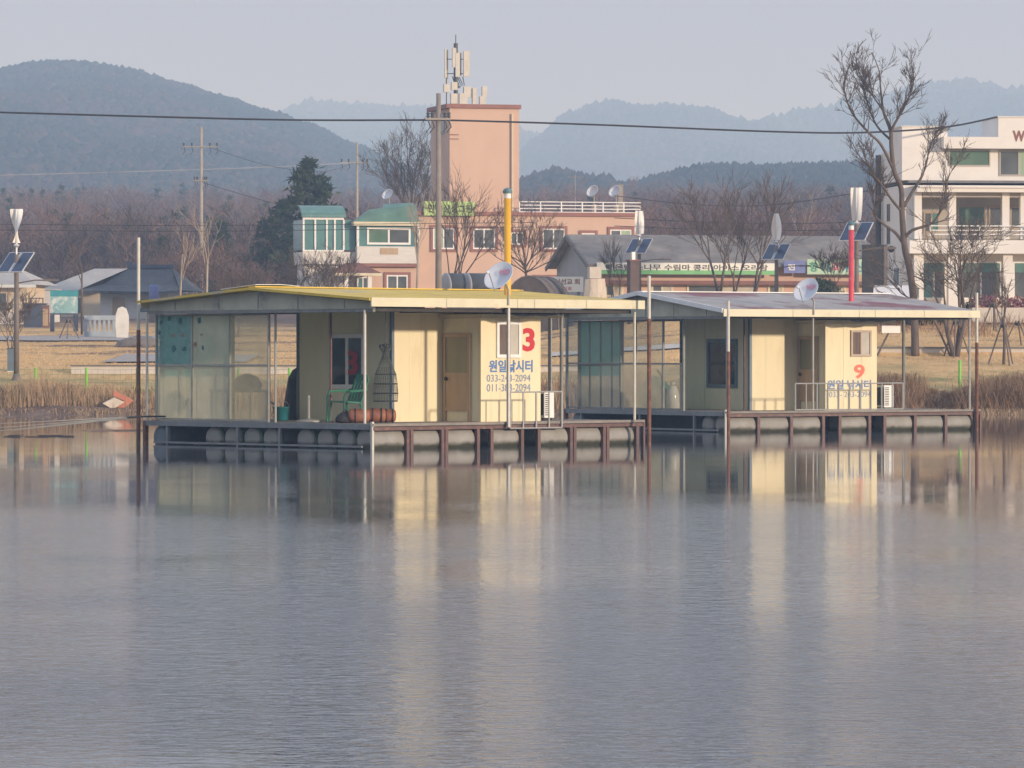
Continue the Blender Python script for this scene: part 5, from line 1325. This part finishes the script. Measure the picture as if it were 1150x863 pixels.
# farm houses at the left
fh = Frame(X_at(62, 285), 285, R(-12)); b = thing('farmhouse', 'low house with a pale sheet roof left of the dark tiled house', 'house', (fh.X, fh.Y, 0), fh.th)
z1, z2 = Z_at(326, 285), Z_at(301, 285); L_ = 5.2
MB().box(.3, L_, .3, 6, 3.4, z1 - .02).build('wall', M['cream_house'], b)
rf = MB(); rf.prism([(-.9, -.5, z1 - .1), (-.9, -.5, z1), (1.6, 3.4, z2), (1.6, 3.4, z2 - .1)], (L_ - .6, 0, 0)); rf.prism([(1.6, 3.4, z2 - .1), (1.6, 3.4, z2), (1.0, 7, z1), (1.0, 7, z1 - .1)], (L_ - .6, 0, 0)); rf.build('roof', M['light_roof'], b)
MB().box(1.0, 1.8, .27, .29, z1 - 1.5, z1 - .5).build('window', M['grey_glass'], b)
fh = Frame(X_at(100, 276), 276, R(-8)); b = thing('tiled_house', 'old house with a dark swept tile roof and raised ridge end', 'house', (fh.X, fh.Y, 0), fh.th)
z1, z2 = Z_at(331, 276), Z_at(300.5, 276); W_ = 5.4
MB().box(.6, W_ - .4, .5, 6, 3.4, z1 + .1).build('wall', M['off_white'], b)
rf = MB(); n = 7; A = [(-.6 + (W_ + 1.2) * k / n, z1 + .25 * (2 * k / n - 1) ** 2) for k in range(n + 1)]
ru0, ru1 = 1.9, W_ - .7
for k in range(n):
    (a, za), (c, zc) = A[k], A[k + 1]; ta, tc_ = k / n, (k + 1) / n
    m0 = ((a + ru0 + (ru1 - ru0) * ta) / 2, 1.3, (za + z2) / 2 - .28); m1 = ((c + ru0 + (ru1 - ru0) * tc_) / 2, 1.3, (zc + z2) / 2 - .28)
    rf.quad((a, -.7, za), (c, -.7, zc), m1, m0); rf.quad(m0, m1, (ru0 + (ru1 - ru0) * tc_, 3, z2), (ru0 + (ru1 - ru0) * ta, 3, z2))
rf.quad((-.6, -.7, A[0][1]), (ru0, 3, z2), (-.6, 6.7, A[0][1])); rf.quad((W_ + .6, -.7, A[-1][1]), (W_ + .6, 6.7, A[-1][1]), (ru1, 3, z2)); rf.quad((-.6, 6.7, A[0][1]), (ru0, 3, z2), (ru1, 3, z2), (W_ + .6, 6.7, A[-1][1]))
rf.prism([(-.6, -.72, z1 + .1), (W_ + .6, -.72, z1 + .1), (W_ + .6, -.72, z1 + .26), (W_ / 2, -.72, z1 + .02), (-.6, -.72, z1 + .26)], (0, .1, 0))
ro = rf.build('roof', M['dark_tile'], b)
MB().box(ru0 - .1, ru1 + .1, 2.85, 3.15, z2, z2 + .22).box(ru0 - .15, ru0 + .25, 2.85, 3.15, z2 + .22, z2 + .42).build('ridge', M['navy'], ro)
MB().box(1.4, 2.2, .46, .49, z1 - 1.4, z1 - .2).build('door', M['door'], b); MB().box(3.0, 3.8, .46, .49, z1 - 1.1, z1 - .3).build('window', M['grey_glass'], b)
fh = Frame(X_at(-12, 255), 255, R(-6)); b = thing('cream_house', 'cream walled house with a pale hipped roof at the left edge', 'house', (fh.X, fh.Y, 0), fh.th)
z1, z2 = Z_at(320, 255), Z_at(310, 255); W_ = fh.u_at(30, 0)
MB().box(0, W_, 0, 5, 3.2, z1).build('wall', M['cream_house'], b)
hr = MB(); hr.v = [(-1, -.7, z1), (W_ + .7, -.7, z1), (W_ + .7, 5.7, z1), (-1, 5.7, z1), (-.2, 2.2, z2 + .5), (W_ - 1, 2.2, z2 + .5)]; hr.f = [(0, 1, 5, 4), (1, 2, 5), (2, 3, 4, 5), (3, 0, 4), (3, 2, 1, 0)]; hr.build('roof', M['light_roof'], b)
MB().box(-1, W_ + .7, -.72, -.68, z1 - .18, z1 - .005).build('fascia', M['board_white'], b)
MB().box(.4, 1.0, -.03, -.004, z1 - 1.5, z1 - .5).build('window', M['grey_glass'], b); MB().box(-1, W_ + .2, -.9, -.1, 3.0, Z_at(352, 255)).build('terrace', M['concrete'], b)
t = thing('storage_shed', 'white ribbed shed behind the dark container', 'shed', (X_at(43, 262), 262, 3.5), R(-4))
zt_ = Z_at(326, 262) - 3.5; MB().box(-.85, .95, 0, 2, 0, zt_).build('wall', M['off_white'], t); MB().box(-.95, 1.05, -.1, 2.1, zt_, zt_ + .07).build('roof', M['light_roof'], t)
t = thing('dark_container', 'low navy container with a rack beside the map board', 'container', (X_at(38, 240), 240, G(X_at(38, 240), 240) - .1), R(-4))
zt_ = Z_at(342, 240) - t.location.z; MB().box(-.55, .5, 0, 1.2, 0, zt_).build('body', M['navy'], t); MB().box(-.6, .55, -.05, 1.25, zt_, zt_ + .06).build('lid', M['tank'], t)
rk = MB()
for x in (-.3, .1, .48): rk.box(x - .03, x + .03, .1, .16, zt_ + .06, zt_ + .35)
rk.box(-.33, .51, .1, .16, zt_ + .3, zt_ + .36); rk.build('rack', M['lamp_pole'], t)
t = thing('brown_cabinet', 'rust brown upright cabinet between container and map board', 'cabinet', (X_at(51.5, 238), 238, G(X_at(51, 238), 238) - .1), 0)
zt_ = Z_at(344, 238) - t.location.z; MB().box(-.17, .17, -.2, .2, 0, zt_).build('body', M['roof_brown'], t); MB().box(-.19, .19, -.22, .22, zt_, zt_ + .05).build('top', M['lamp_pole'], t); MB().box(-.14, .14, -.206, -.201, .2, zt_ - .15).build('door', M['door'], t)
t, w, za, zb = board_sign(57, 87, 327, 352, 224, R(10), 'map_board', 'teal park map board on two dark legs', 'sign', M['map'], [])
MB().box(-w / 2 - .02, w / 2 + .02, -.07, -.051, zb - .28, zb + .03).build('heading_band', M['map_head'], t); MB().box(-w / 2 - .03, w / 2 + .03, -.06, .05, za - .08, za - .002).build('lower_rail', M['navy'], t)
for x in (-w / 2 + .08, w / 2 - .08): MB().box(x - .1, x + .1, -.04, .1, -.1, za - .09).build('leg', M['navy'], t)
t = thing('balustrade_wall', 'blue grey stone balustrade beside the round white stone', 'balustrade', (X_at(117, 212), 212, G(X_at(117, 212), 212) - .05), R(8))
zt_ = Z_at(354.5, 212) - t.location.z; hw = 45 * 212 / F / 2
MB().box(-hw, hw, -.12, .12, 0, zt_ * .32).build('base', M['stone_grey'], t); MB().box(-hw, hw, -.14, .14, zt_ * .8, zt_).build('coping', M['stone_grey'], t)
for k in range(9): x = -hw + .06 + k * (2 * hw - .12) / 8; MB().box(x - (.06 if k not in (0, 8) else .1), x + (.06 if k not in (0, 8) else .1), -.1, .1, zt_ * .32 + .001, zt_ * .8 - .001).build('baluster', M['stone_grey'], t)
t = thing('standing_stone', 'rounded white standing stone at the balustrade end', 'stone', (X_at(137, 210), 210, G(X_at(137, 210), 210) - .1), R(10))
zt_ = Z_at(344.5, 210) - t.location.z; st = [(-.28, 0), (.28, 0), (.33, zt_ * .5), (.31, zt_ * .75), (.2, zt_ * .94), (0, zt_), (-.2, zt_ * .95), (-.31, zt_ * .75), (-.33, zt_ * .45)]
MB().prism([(x, -.14, z) for x, z in st], (0, .28, 0)).build('slab', M['stone_pale'], t); MB().box(-.42, .42, -.3, .3, -.05, .1).build('plinth', M['stone_grey'], t)
t = thing('flat_boulder', 'long flat grey brown boulder on the lawn', 'boulder', (X_at(154, 196), 196, G(X_at(154, 196), 196) - .05), 0)
bm = MB().lathe([(.85, 0), (1.0, .12), (.95, .33), (.7, .45), (.25, .52), (.02, .53)], (0, 0, 0), 11, Matrix(((.95, .1, 0), (0, .5, 0), (.06, 0, 1)))); rg = random.Random(3)
bm.v = [(x * rg.uniform(.9, 1.1), y * rg.uniform(.9, 1.1), z * rg.uniform(.9, 1.1)) for x, y, z in bm.v]; bm.build('rock', M['stone_dark'], t)
t = thing('switch_box', 'dark grey box standing left of the lamp pole at the left edge', 'box', (X_at(12, 168), 168, G(X_at(12, 168), 168) - .03), R(6))
zt_ = Z_at(392, 168) - t.location.z; MB().box(-.13, .13, -.1, .1, .05, zt_).build('case', M['slate_frame'], t); MB().box(-.16, .16, -.13, .13, zt_, zt_ + .03).build('lid', M['tank'], t); MB().box(-.15, .15, -.12, .12, 0, .05).build('foot', M['concrete'], t)
t = thing('water_barrel', 'blue barrel behind the left stake', 'barrel', (X_at(173, 262), 262, G(X_at(173, 262), 262)), 0)
zz_ = Z_at(320, 262) - t.location.z
MB().lathe([(.27, zz_ - .95), (.29, zz_ - .85), (.30, zz_ - .5), (.28, zz_ - .1), (.2, zz_)], (0, 0, 0), 12).build('drum', M['board_blue'], t, smooth=True); MB().box(-.28, .28, -.28, .28, 0, zz_ - .95).build('stand', M['wood_pole'], t)

# dark tanks and tunnel behind the mustard roof
for k, (px, lab) in enumerate(((510, 'dark horizontal tank with a pale end, left of two'), (533, 'dark horizontal tank with a pale end, right of two'))):
    Y = 208; X = X_at(px, Y); t = thing('storage_tank', lab, 'tank', (X, Y, G(X, Y) - .05), R(25), 'dark tanks behind the mustard roof')
    zt_ = Z_at(307, Y) - t.location.z; r_ = .62; zc = zt_ - r_
    MB().lathe([(r_, .06), (r_, 1.5), (r_ * .9, 1.6), (.1, 1.65)], (-.5, 0, zc), 18, rot).build('drum', M['tank'], t, smooth=True)
    MB().lathe([(.1, -.06), (r_ * .8, -.01), (r_ * 1.02, .04), (r_ * 1.02, .1), (r_, .1)], (-.5, 0, zc), 18, rot).build('end_cap', M['tank_end'], t, smooth=True)
    MB().box(-.2, .9, -.4, .4, 0, zc - r_ * .8).build('cradle', M['concrete'], t)
t = thing('covered_tunnel', 'low brown arched tunnel cover behind the yellow flue', 'tunnel', (X_at(603, 206), 206, G(X_at(603, 206), 206) - .05), R(70))
zt_ = Z_at(311, 206) - t.location.z
ar = [(1.5 * math.cos(math.pi * k / 14), zt_ * math.sin(math.pi * k / 14)) for k in range(15)]
MB().prism([(-1.2, a, z) for a, z in ar], (2.6, 0, 0)).build('cover', M['dome'], t)
for x in (-1.2, -.35, .5, 1.38): MB().tube([(x, a * 1.01, z * 1.01) for a, z in ar], .025, 5).build('hoop', M['grey_band'], t)

# low concrete wall, path, low kerb wall at the right
t = thing('retaining_wall', 'long low pale concrete wall along the lawn edge', 'wall', (X_at(80, 167.5), 167.5, 0), 0)
L_ = 19.5; zt_ = Z_at(411.5, 167.5)
MB().box(0, L_, 0, .35, .8, zt_).build('face', M['concrete'], t); MB().box(-.03, L_ + .03, -.05, .4, zt_, zt_ + .05).build('coping', M['grey_band'], t)
t = thing('edging_wall', 'low pale wall with a dark coping below the right slope', 'wall', (X_at(970, 172.2), 172.2, 0), 0)
zt_ = Z_at(391.5, 172.2); MB().box(0, 11, 0, .2, 1.6, zt_).build('face', M['concrete'], t); MB().box(-.02, 11.02, -.06, .26, zt_, zt_ + .06).build('coping', M['grey_band'], t)


def sheet(name, label, pts, m, lift=.012):
    n = 24; V = []; Fa = []
    for k in range(n + 1):
        for (x0, x1, y0, y1) in (pts,):
            x = x0 + (x1 - x0) * k / n
            for j in range(7): y = y0 + (y1 - y0) * j / 6 + .5 * noise.noise((x * .4, j * .1, 4)); V.append((x, y, G(x, y) + lift + .05))
    for k in range(n):
        for j in range(6): a = k * 7 + j; Fa.append((a, a + 1, a + 8, a + 7))
    me = bpy.data.meshes.new(name); me.from_pydata(V, [], Fa); me.materials.append(m); o = bpy.data.objects.new(name, me); COL.objects.link(o); tag(o, label, kind='structure')


sheet('path', 'grey gravel patch on the lawn', (-16.2, -10.5, 173, 183), M['gravel'])
sheet('path', 'pale path along the lawn', (1.5, 13.5, 174.5, 178), M['concrete'])
sheet('path', 'grey gravel strip before the map board', (-25, -17, 205, 214), M['gravel'])

# white railing / guard wall and flower bed by the road at the right
t = thing('flower_bed', 'purple red flower bed at the roadside on the right', 'flower bed', (X_at(1092, 191), 191, 0), R(4))
zz0 = Z_at(347, 191); MB().box(0, 5.5, 0, 1.2, zz0 - .6, zz0 + .05).build('border', M['concrete'], t)
rg = np.random.default_rng(3); n = 1500; Pn = np.stack([rg.uniform(.05, 5.4, n), rg.uniform(.05, 1.15, n), zz0 + rg.uniform(.05, .5, n)], 1); V = np.stack([Pn, Pn + rg.normal(0, .09, (n, 3)), Pn + rg.normal(0, .09, (n, 3))], 1).reshape(-1, 3)
np_mesh('flowers', V, np.arange(n * 3).reshape(-1, 3), M['purple'], t)
t = thing('white_van', 'white van parked half behind the twisted leafless tree', 'van', (X_at(1006, 190), 190, G(X_at(1006, 190), 190)), R(78))
zz_ = Z_at(318, 218) - t.location.z; pr_ = [(-2.1, .3), (-2.1, .95), (-1.75, 1.05), (-1.2, 1.75), (1.9, 1.8), (2.0, 1.1), (2.0, .3)]
MB().prism([(x, -.8, z) for x, z in pr_], (0, 1.6, 0)).build('body', M['white_car'], t)
MB().prism([(x, -.806, z) for x, z in ((-1.5, 1.08), (-1.1, 1.65), (-.2, 1.68), (-.2, 1.08))], (0, .004, 0)).build('window', M['grey_glass'], t); MB().prism([(x, -.806, z) for x, z in ((-.1, 1.08), (-.1, 1.68), (1.7, 1.7), (1.7, 1.08))], (0, .004, 0)).build('window', M['grey_glass'], t)
wr = Matrix.Rotation(math.pi / 2, 3, 'X')
for x in (-1.35, 1.3):
    for y in (-.68, .86): wo = MB().lathe([(.2, 0), (.33, .02), (.33, .18), (.2, .2)], (x, y, .33), 14, wr).build('wheel', M['black'], t)

# tree stakes: tripods round the young trees
def tripod(px, Y, py0, h, label, a0=0):
    X = X_at(px, Y); z = G(X, Y); t = thing('tree_prop', label, 'tree prop', (X, Y, z), a0, 'wooden props round the young trees')
    for k in range(3):
        a = 2.094 * k + .3; MB().tube([(math.cos(a) * .62, math.sin(a) * .62, -.1), (math.cos(a) * .07, math.sin(a) * .07, h)], .032, 6).build('leg', M['wood_pole'], t)
    MB().lathe([(.10, h - .18), (.12, h - .16), (.12, h - .08), (.10, h - .06)], (0, 0, 0), 10).build('tie', M['black'], t)


tripod(1073.5, 171.4, 0, 1.45, 'wooden prop round the spreading leafless tree'); tripod(1127, 167.9, 0, 1.6, 'wooden prop round the thin tree nearest the water', .5); tripod(1143, 173.5, 0, 1.0, 'wooden prop at the right edge of the photo', .9)
tripod(77, 208, 0, 1.0, 'small wooden prop in front of the map board', .2); tripod(1116, 185.9, 0, 1.2, 'wooden prop round the slim tree below the flower bed', .3)
X = X_at(1028, 171.6); t = thing('tree_prop', 'two long wooden props leaning on the twisted tree', 'tree prop', (X, 171.6, G(X, 171.6)), 0, 'wooden props round the young trees')
for dx in (-1.55, 1.45): MB().tube([(dx, .2, -.1), (dx * .25, -.1, 2.3)], .045, 6).build('leg', M['wood_pole'], t)
MB().bar((-.42, -.1, 2.2), (.42, -.1, 2.2), .05).build('tie_bar', M['wood_pole'], t)

# lime posts with netting along the left bank
t = thing('netting_fence', 'low netting fence on lime green posts along the left bank', 'fence', (X_at(-20, 158.2), 158.2, 0), 0)
xs_ = []; px = -17
while px < 330: xs_.append(X_at(px, 158.2) - t.location.x); px += 57
for x in xs_:
    z = G(x + t.location.x, 158.2); MB().tube([(x, 0, z - .2), (x, 0, z + .98)], .045, 7).build('post', M['lime_post'], t)
nt_ = MB()
for k in range(len(xs_) - 1):
    z0, z1 = G(xs_[k] + t.location.x, 158.2), G(xs_[k + 1] + t.location.x, 158.2)
    for h in (.15, .35, .55, .75, .93): nt_.tube([(xs_[k], .02, z0 + h), ((xs_[k] + xs_[k + 1]) / 2, .02, (z0 + z1) / 2 + h - .03), (xs_[k + 1], .02, z1 + h)], .005, 3, False)
    for j in range(1, 9): f = j / 9; x = xs_[k] + (xs_[k + 1] - xs_[k]) * f; nt_.tube([(x, .02, z0 + .1), (x, .02, z0 + .92)], .004, 3, False)
nt_.build('netting', M['ink_green'], t)
t = thing('fence_post', 'single lime green post on the right bank', 'post', (X_at(1078, 158.5), 158.5, G(X_at(1078, 158.5), 158.5)), 0)
zt_ = Z_at(406, 158.5) - t.location.z; MB().tube([(0, 0, -.2), (0, 0, zt_)], .055, 8).lathe([(.06, zt_), (.06, zt_ + .03), (.02, zt_ + .05)], (0, 0, 0), 8).build('shaft', M['lime_post'], t); MB().bar((-.02, 0, zt_ * .5), (.5, .1, zt_ * .5 - .08), .02).build('wire_end', M['ink_green'], t)
# fallen orange board on the bank
t = thing('fallen_board', 'faded orange board lying tilted at the waterline', 'board', (X_at(139, 153.6), 153.6, .15), R(14))
MB().prism([(-.35, 0, .68), (.35, .0, .32), (-.15, 0, -.05), (-.36, .0, .15), (.02, .0, .32), (-.38, 0, .5)], (0, .06, .02)).build('panel', M['orange_board'], t)
MB().prism([(-.75, -.08, .22), (-.35, -.08, .42), (.0, -.08, .26), (-.4, -.08, .02)], (0, .04, .02)).build('pale_back', M['stone_carved'], t)
fl = MB(); rg = random.Random(12)
for k in range(60):
    px, Y = rg.choice([(rg.uniform(88, 160), rg.gauss(121.5, .5)), (rg.uniform(-20, 160), rg.gauss(149, 1.5)), (rg.uniform(0, 70), rg.gauss(113, .6))]); X = X_at(px, Y); a = rg.uniform(-.4, .4); l = rg.uniform(.1, .5)
    fl.bar((X, Y, .012), (X + l * math.cos(a), Y + l * math.sin(a), .018), rg.uniform(.015, .05), .02)
tag(fl.build('floating_debris', M['wood_pole']), 'thin line of floating twigs on the water at the left', 'debris', kind='stuff')


# ---------------------------------------------------------------- solar and wind lamps
def solar_lamp(label, px, Y, base, ptop, pan, rtop, rbot, f0, tw):
    X = X_at(px, Y); z = min(G(X, Y), Z_at(base, Y)) - .05
    t = thing('solar_lamp', label, 'street lamp', (X, Y, z), 0, 'street lamps with solar panels and wind rotors')
    zp = Z_at(pan, Y) - z; zr0, zr1 = Z_at(rbot, Y) - z, Z_at(rtop, Y) - z
    MB().tube([(0, 0, 0), (0, 0, zp)], [.11, .085], 10).lathe([(.2, 0), (.2, .04), (.12, .3)], (0, 0, 0), 10).build('pole', M['lamp_pole'], t, smooth=True)
    MB().tube([(0, 0, zp - .02), (0, 0, zr0)], .04, 8).lathe([(.04, zr0 - .18), (.12, zr0 - .1), (.05, zr0 - .03)], (0, 0, 0), 10).build('rotor_mount', M['alu'], t)
    H_ = zr1 - zr0; rm = MB(); n = 22; off = random.Random(label).uniform(0, 3)
    for blade in range(2):
        i0 = len(rm.v)
        for k in range(n + 1):
            f = k / n; tw_ = tw * (f - f0) + math.pi / 2 + math.pi * blade - 1.15; w = .24
            for j in range(7):
                u = j / 6; rr = w * (u * 1.08 - .08) if True else 0; bend = 1.25 * math.sin(u * 1.57)
                a = tw_ + bend; rm.v.append((math.cos(a) * w * (u + .02), math.sin(a) * w * (u + .02), zr0 + H_ * f))
        for k in range(n):
            for j in range(6): a = i0 + k * 7 + j; rm.f.append((a, a + 1, a + 8, a + 7))
    rm.tube([(0, 0, zr0), (0, 0, zr1)], .05, 8); rm.build('wind_rotor', M['rotor'], t, smooth=True)
    q = Matrix.Rotation(R(-30), 3, 'Z') @ Matrix.Rotation(R(43), 3, 'X')     # cells look to the front left and up
    for s in (-1, 1):
        c = Vector((0, 0, zp - .35)) + q @ Vector((s * .31, 0, .06))
        fo = MB().obox(c, (.56, 1.12, .035), q).build('solar_panel', M['alu'], t)
        MB().obox(c + q @ Vector((0, 0, .020)), (.49, 1.05, .008), q).build('cells', M['solar'], fo)
    MB().bar((-.4, .05, zp - .4), (.4, -.05, zp - .4), .05).build('bracket', M['lamp_pole'], t)
    MB().tube([(0, 0, zp - 1.1), (.7, -.1, zp - .98), (1.15, -.15, zp - .98)], .03, 6).build('lamp_arm', M['lamp_pole'], t)
    MB().box(1.1, 1.6, -.24, -.06, zp - 1.02, zp - .94).build('lamp_head', M['lamp_pole'], t)
    return t


solar_lamp('solar lamp with a wind rotor at the left edge', 18.5, 166, 418, 0, 286, 235, 273, .28, 2.3)
solar_lamp('solar lamp with a wind rotor behind the brick pillar', 718, 222, 345, 0, 270, 237, 263, -1.0, 1.05)
solar_lamp('solar lamp with a wind rotor above the second dish', 872, 210, 345, 0, 276, 240, 270, -.28, 2.0)
solar_lamp('solar lamp with a wind rotor beside the red flue', 962, 178, 380, 0, 252, 211, 248, -.74, .9)

# ---------------------------------------------------------------- utility poles and cables
def utility_pole(px, Y, top, label, arms, r=(.17, .11), m='pole_concrete'):
    X = X_at(px, Y); z = G(X, Y) - .3; h = Z_at(top, Y) - z
    t = thing('utility_pole', label, 'utility pole', (X, Y, z), 0, 'utility poles in the village')
    MB().tube([(0, 0, 0), (0, 0, h)], list(r), 10).build('shaft', M[m], t, smooth=True)
    for (y, wl, wr_) in arms:
        zz_ = Z_at(y, Y) - z; MB().bar((-wl, -.14, zz_), (wr_, -.14, zz_), .09).build('crossarm', M['pole_concrete'], t)
        for x in (-wl + .1, -wl * .5, wr_ * .5, wr_ - .1):
            MB().lathe([(.05, 0), (.09, .06), (.05, .12), (.09, .18), (.05, .24)], (x, -.14, zz_ + .05), 8).build('insulator', M['tank'], t)
            MB().tube([(x, -.14, zz_ - .04), (x + .1, -.14, zz_ - .35), (x - .1, -.14, zz_ - .6)], .035, 5).build('jumper', M['tank'], t)
    return t


utility_pole(492.5, 190, 105, 'thick concrete pole in front of the salmon tower', [(134, .55, .55)], (.165, .105), 'pole_dark')
utility_pole(226, 330, 143, 'tall utility pole with a crossarm on the left', [(165, 1.4, 1.3), (203, .6, .5)])
utility_pole(401, 340, 160, 'distant utility pole behind the tall dark pine', [(183, 1.3, .9)], (.13, .09))


def cable(label, pts, r, m='wire', cat='cable', group='cables across the village'):
    """pts: (photo column, photo row, distance); a hanging wire between its fixings"""
    P3 = [Vector((X_at(a, Y), Y, Z_at(b_, Y))) for a, b_, Y in pts]; o = P3[0].copy()
    S = []
    for k in range(len(P3) - 1):
        a, b_, c, d = P3[max(0, k - 1)], P3[k], P3[k + 1], P3[min(len(P3) - 1, k + 2)]
        for j in range(6): u = j / 6; S.append(.5 * ((2 * b_) + (-a + c) * u + (2 * a - 5 * b_ + 4 * c - d) * u * u + (-a + 3 * b_ - 3 * c + d) * u ** 3))
    S.append(P3[-1])
    ob = MB().tube([p - o for p in S], r, 5).build('cable', M[m], None, loc=o); tag(ob, label, cat, group)


cable('thick black cable from the left edge to the concrete pole', [(-260, 120, 190), (0, 126.5, 190), (160, 131, 190), (330, 135, 190), (492, 135, 190)], .042)
cable('thick black cable from the concrete pole to the white building', [(494, 135, 190), (600, 138, 191.5), (700, 141.5, 193), (850, 147.5, 195), (950, 149.5, 197), (1030, 146, 198), (1075, 141, 199), (1120, 131.5, 199.6)], .042)
cable('pale wire rising from the left edge to the distant pole', [(-200, 201, 335), (0, 197, 335), (150, 193, 336), (300, 188, 338), (399, 183, 340)], .03, 'wire_pale')
cable('upper of two thin wires crossing low on the left', [(-200, 250, 245), (0, 252, 245), (200, 253.5, 245), (400, 252, 245), (600, 250, 243)], .018)
cable('lower of two thin wires crossing low on the left', [(-200, 257, 245), (0, 258.5, 245), (200, 260, 245), (400, 258, 245), (600, 255, 243)], .018)
cable('upper thin wire ending at the white building', [(690, 220, 250), (780, 230, 238), (870, 230, 222), (985, 213, 204)], .02)
cable('middle thin wire ending at the white building', [(690, 245, 250), (800, 250, 238), (900, 251, 222), (990, 249, 204)], .02)
cable('lowest thin wire ending at the white building', [(690, 254, 250), (800, 258, 238), (900, 259, 222), (990, 258, 204)], .02)
cable('thin wire dropping right from the tall utility pole', [(227, 205, 330), (270, 218, 325), (320, 232, 318), (372, 245, 300)], .022)
cable('thin wire from the crossarm of the tall utility pole', [(236, 166, 330), (300, 186, 333), (360, 193, 336), (393, 185, 340)], .016)

# ---------------------------------------------------------------- air, light, camera
def make_haze():
    m, nt, N, L = new_mat('haze'); out = N.new('ShaderNodeOutputMaterial'); v = N.new('ShaderNodeVolumePrincipled')
    v.inputs['Color'].default_value = (.49, .70, .99, 1); v.inputs['Absorption Color'].default_value = (1, 1, 1, 1); v.inputs['Density'].default_value = .00057; v.inputs['Anisotropy'].default_value = .0
    L.new(v.outputs[0], out.inputs['Volume'])
    o = MB().box(-1650, 1650, -420, 4800, -5, 262).build('haze', m); tag(o, 'pale winter haze filling the valley', kind='stuff')


make_haze()
SUN_EL, SUN_AZ = R(10.5), R(52)                 # low sun, 52 degrees right of straight behind the camera
sd = Vector((math.sin(SUN_AZ) * math.cos(SUN_EL), -math.cos(SUN_AZ) * math.cos(SUN_EL), math.sin(SUN_EL)))
su = bpy.data.lights.new('sun', 'SUN'); su.energy = 3.9; su.angle = R(2.4); su.color = (1.0, .92, .84)
so = bpy.data.objects.new('sun', su); COL.objects.link(so); so.rotation_euler = (-sd).to_track_quat('-Z', 'Y').to_euler(); so.location = sd * 200
w = bpy.data.worlds.new('World'); SC.world = w; w.use_nodes = True; N, L = w.node_tree.nodes, w.node_tree.links
bg = N['Background']; sk = N.new('ShaderNodeTexSky'); sk.sky_type = 'NISHITA'; sk.sun_disc = False
sk.sun_elevation = SUN_EL; sk.sun_rotation = math.atan2(sd.x, sd.y); sk.air_density = 1.3; sk.dust_density = 2.0; sk.ozone_density = 2.0; sk.altitude = 100
veil = N.new('ShaderNodeMix'); veil.data_type = 'RGBA'; vr_ = N.new('ShaderNodeValToRGB')      # pale cloud veil, its overhead part brightened as added fill for shaded faces
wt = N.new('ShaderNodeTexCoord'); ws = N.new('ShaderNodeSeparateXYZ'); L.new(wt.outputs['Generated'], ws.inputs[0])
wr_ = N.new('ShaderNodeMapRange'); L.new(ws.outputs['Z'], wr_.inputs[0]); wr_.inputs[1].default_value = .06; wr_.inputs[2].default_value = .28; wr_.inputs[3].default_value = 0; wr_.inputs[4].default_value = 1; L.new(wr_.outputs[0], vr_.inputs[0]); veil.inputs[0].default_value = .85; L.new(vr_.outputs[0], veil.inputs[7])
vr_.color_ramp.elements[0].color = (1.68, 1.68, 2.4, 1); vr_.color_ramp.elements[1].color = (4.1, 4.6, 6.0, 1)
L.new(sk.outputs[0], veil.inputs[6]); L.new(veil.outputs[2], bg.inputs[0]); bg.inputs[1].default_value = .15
cam = bpy.data.cameras.new('camera'); co = bpy.data.objects.new('camera', cam); COL.objects.link(co); SC.camera = co
co.location = (0, 0, CH); co.rotation_euler = (R(90), 0, 0); cam.sensor_width = 36; cam.lens = F / 1150 * 36; cam.shift_y = -(431.5 - HY) / 1150
cam.clip_start = .5; cam.clip_end = 12000
SC.view_settings.view_transform = 'Standard'; SC.view_settings.look = 'None'; SC.view_settings.exposure = 0.2; SC.view_settings.gamma = 1; SC.view_settings.use_curve_mapping = False
SC.cycles.use_denoising = True
SC.cycles.max_bounces = 8; SC.cycles.transparent_max_bounces = 16; SC.cycles.volume_bounces = 1
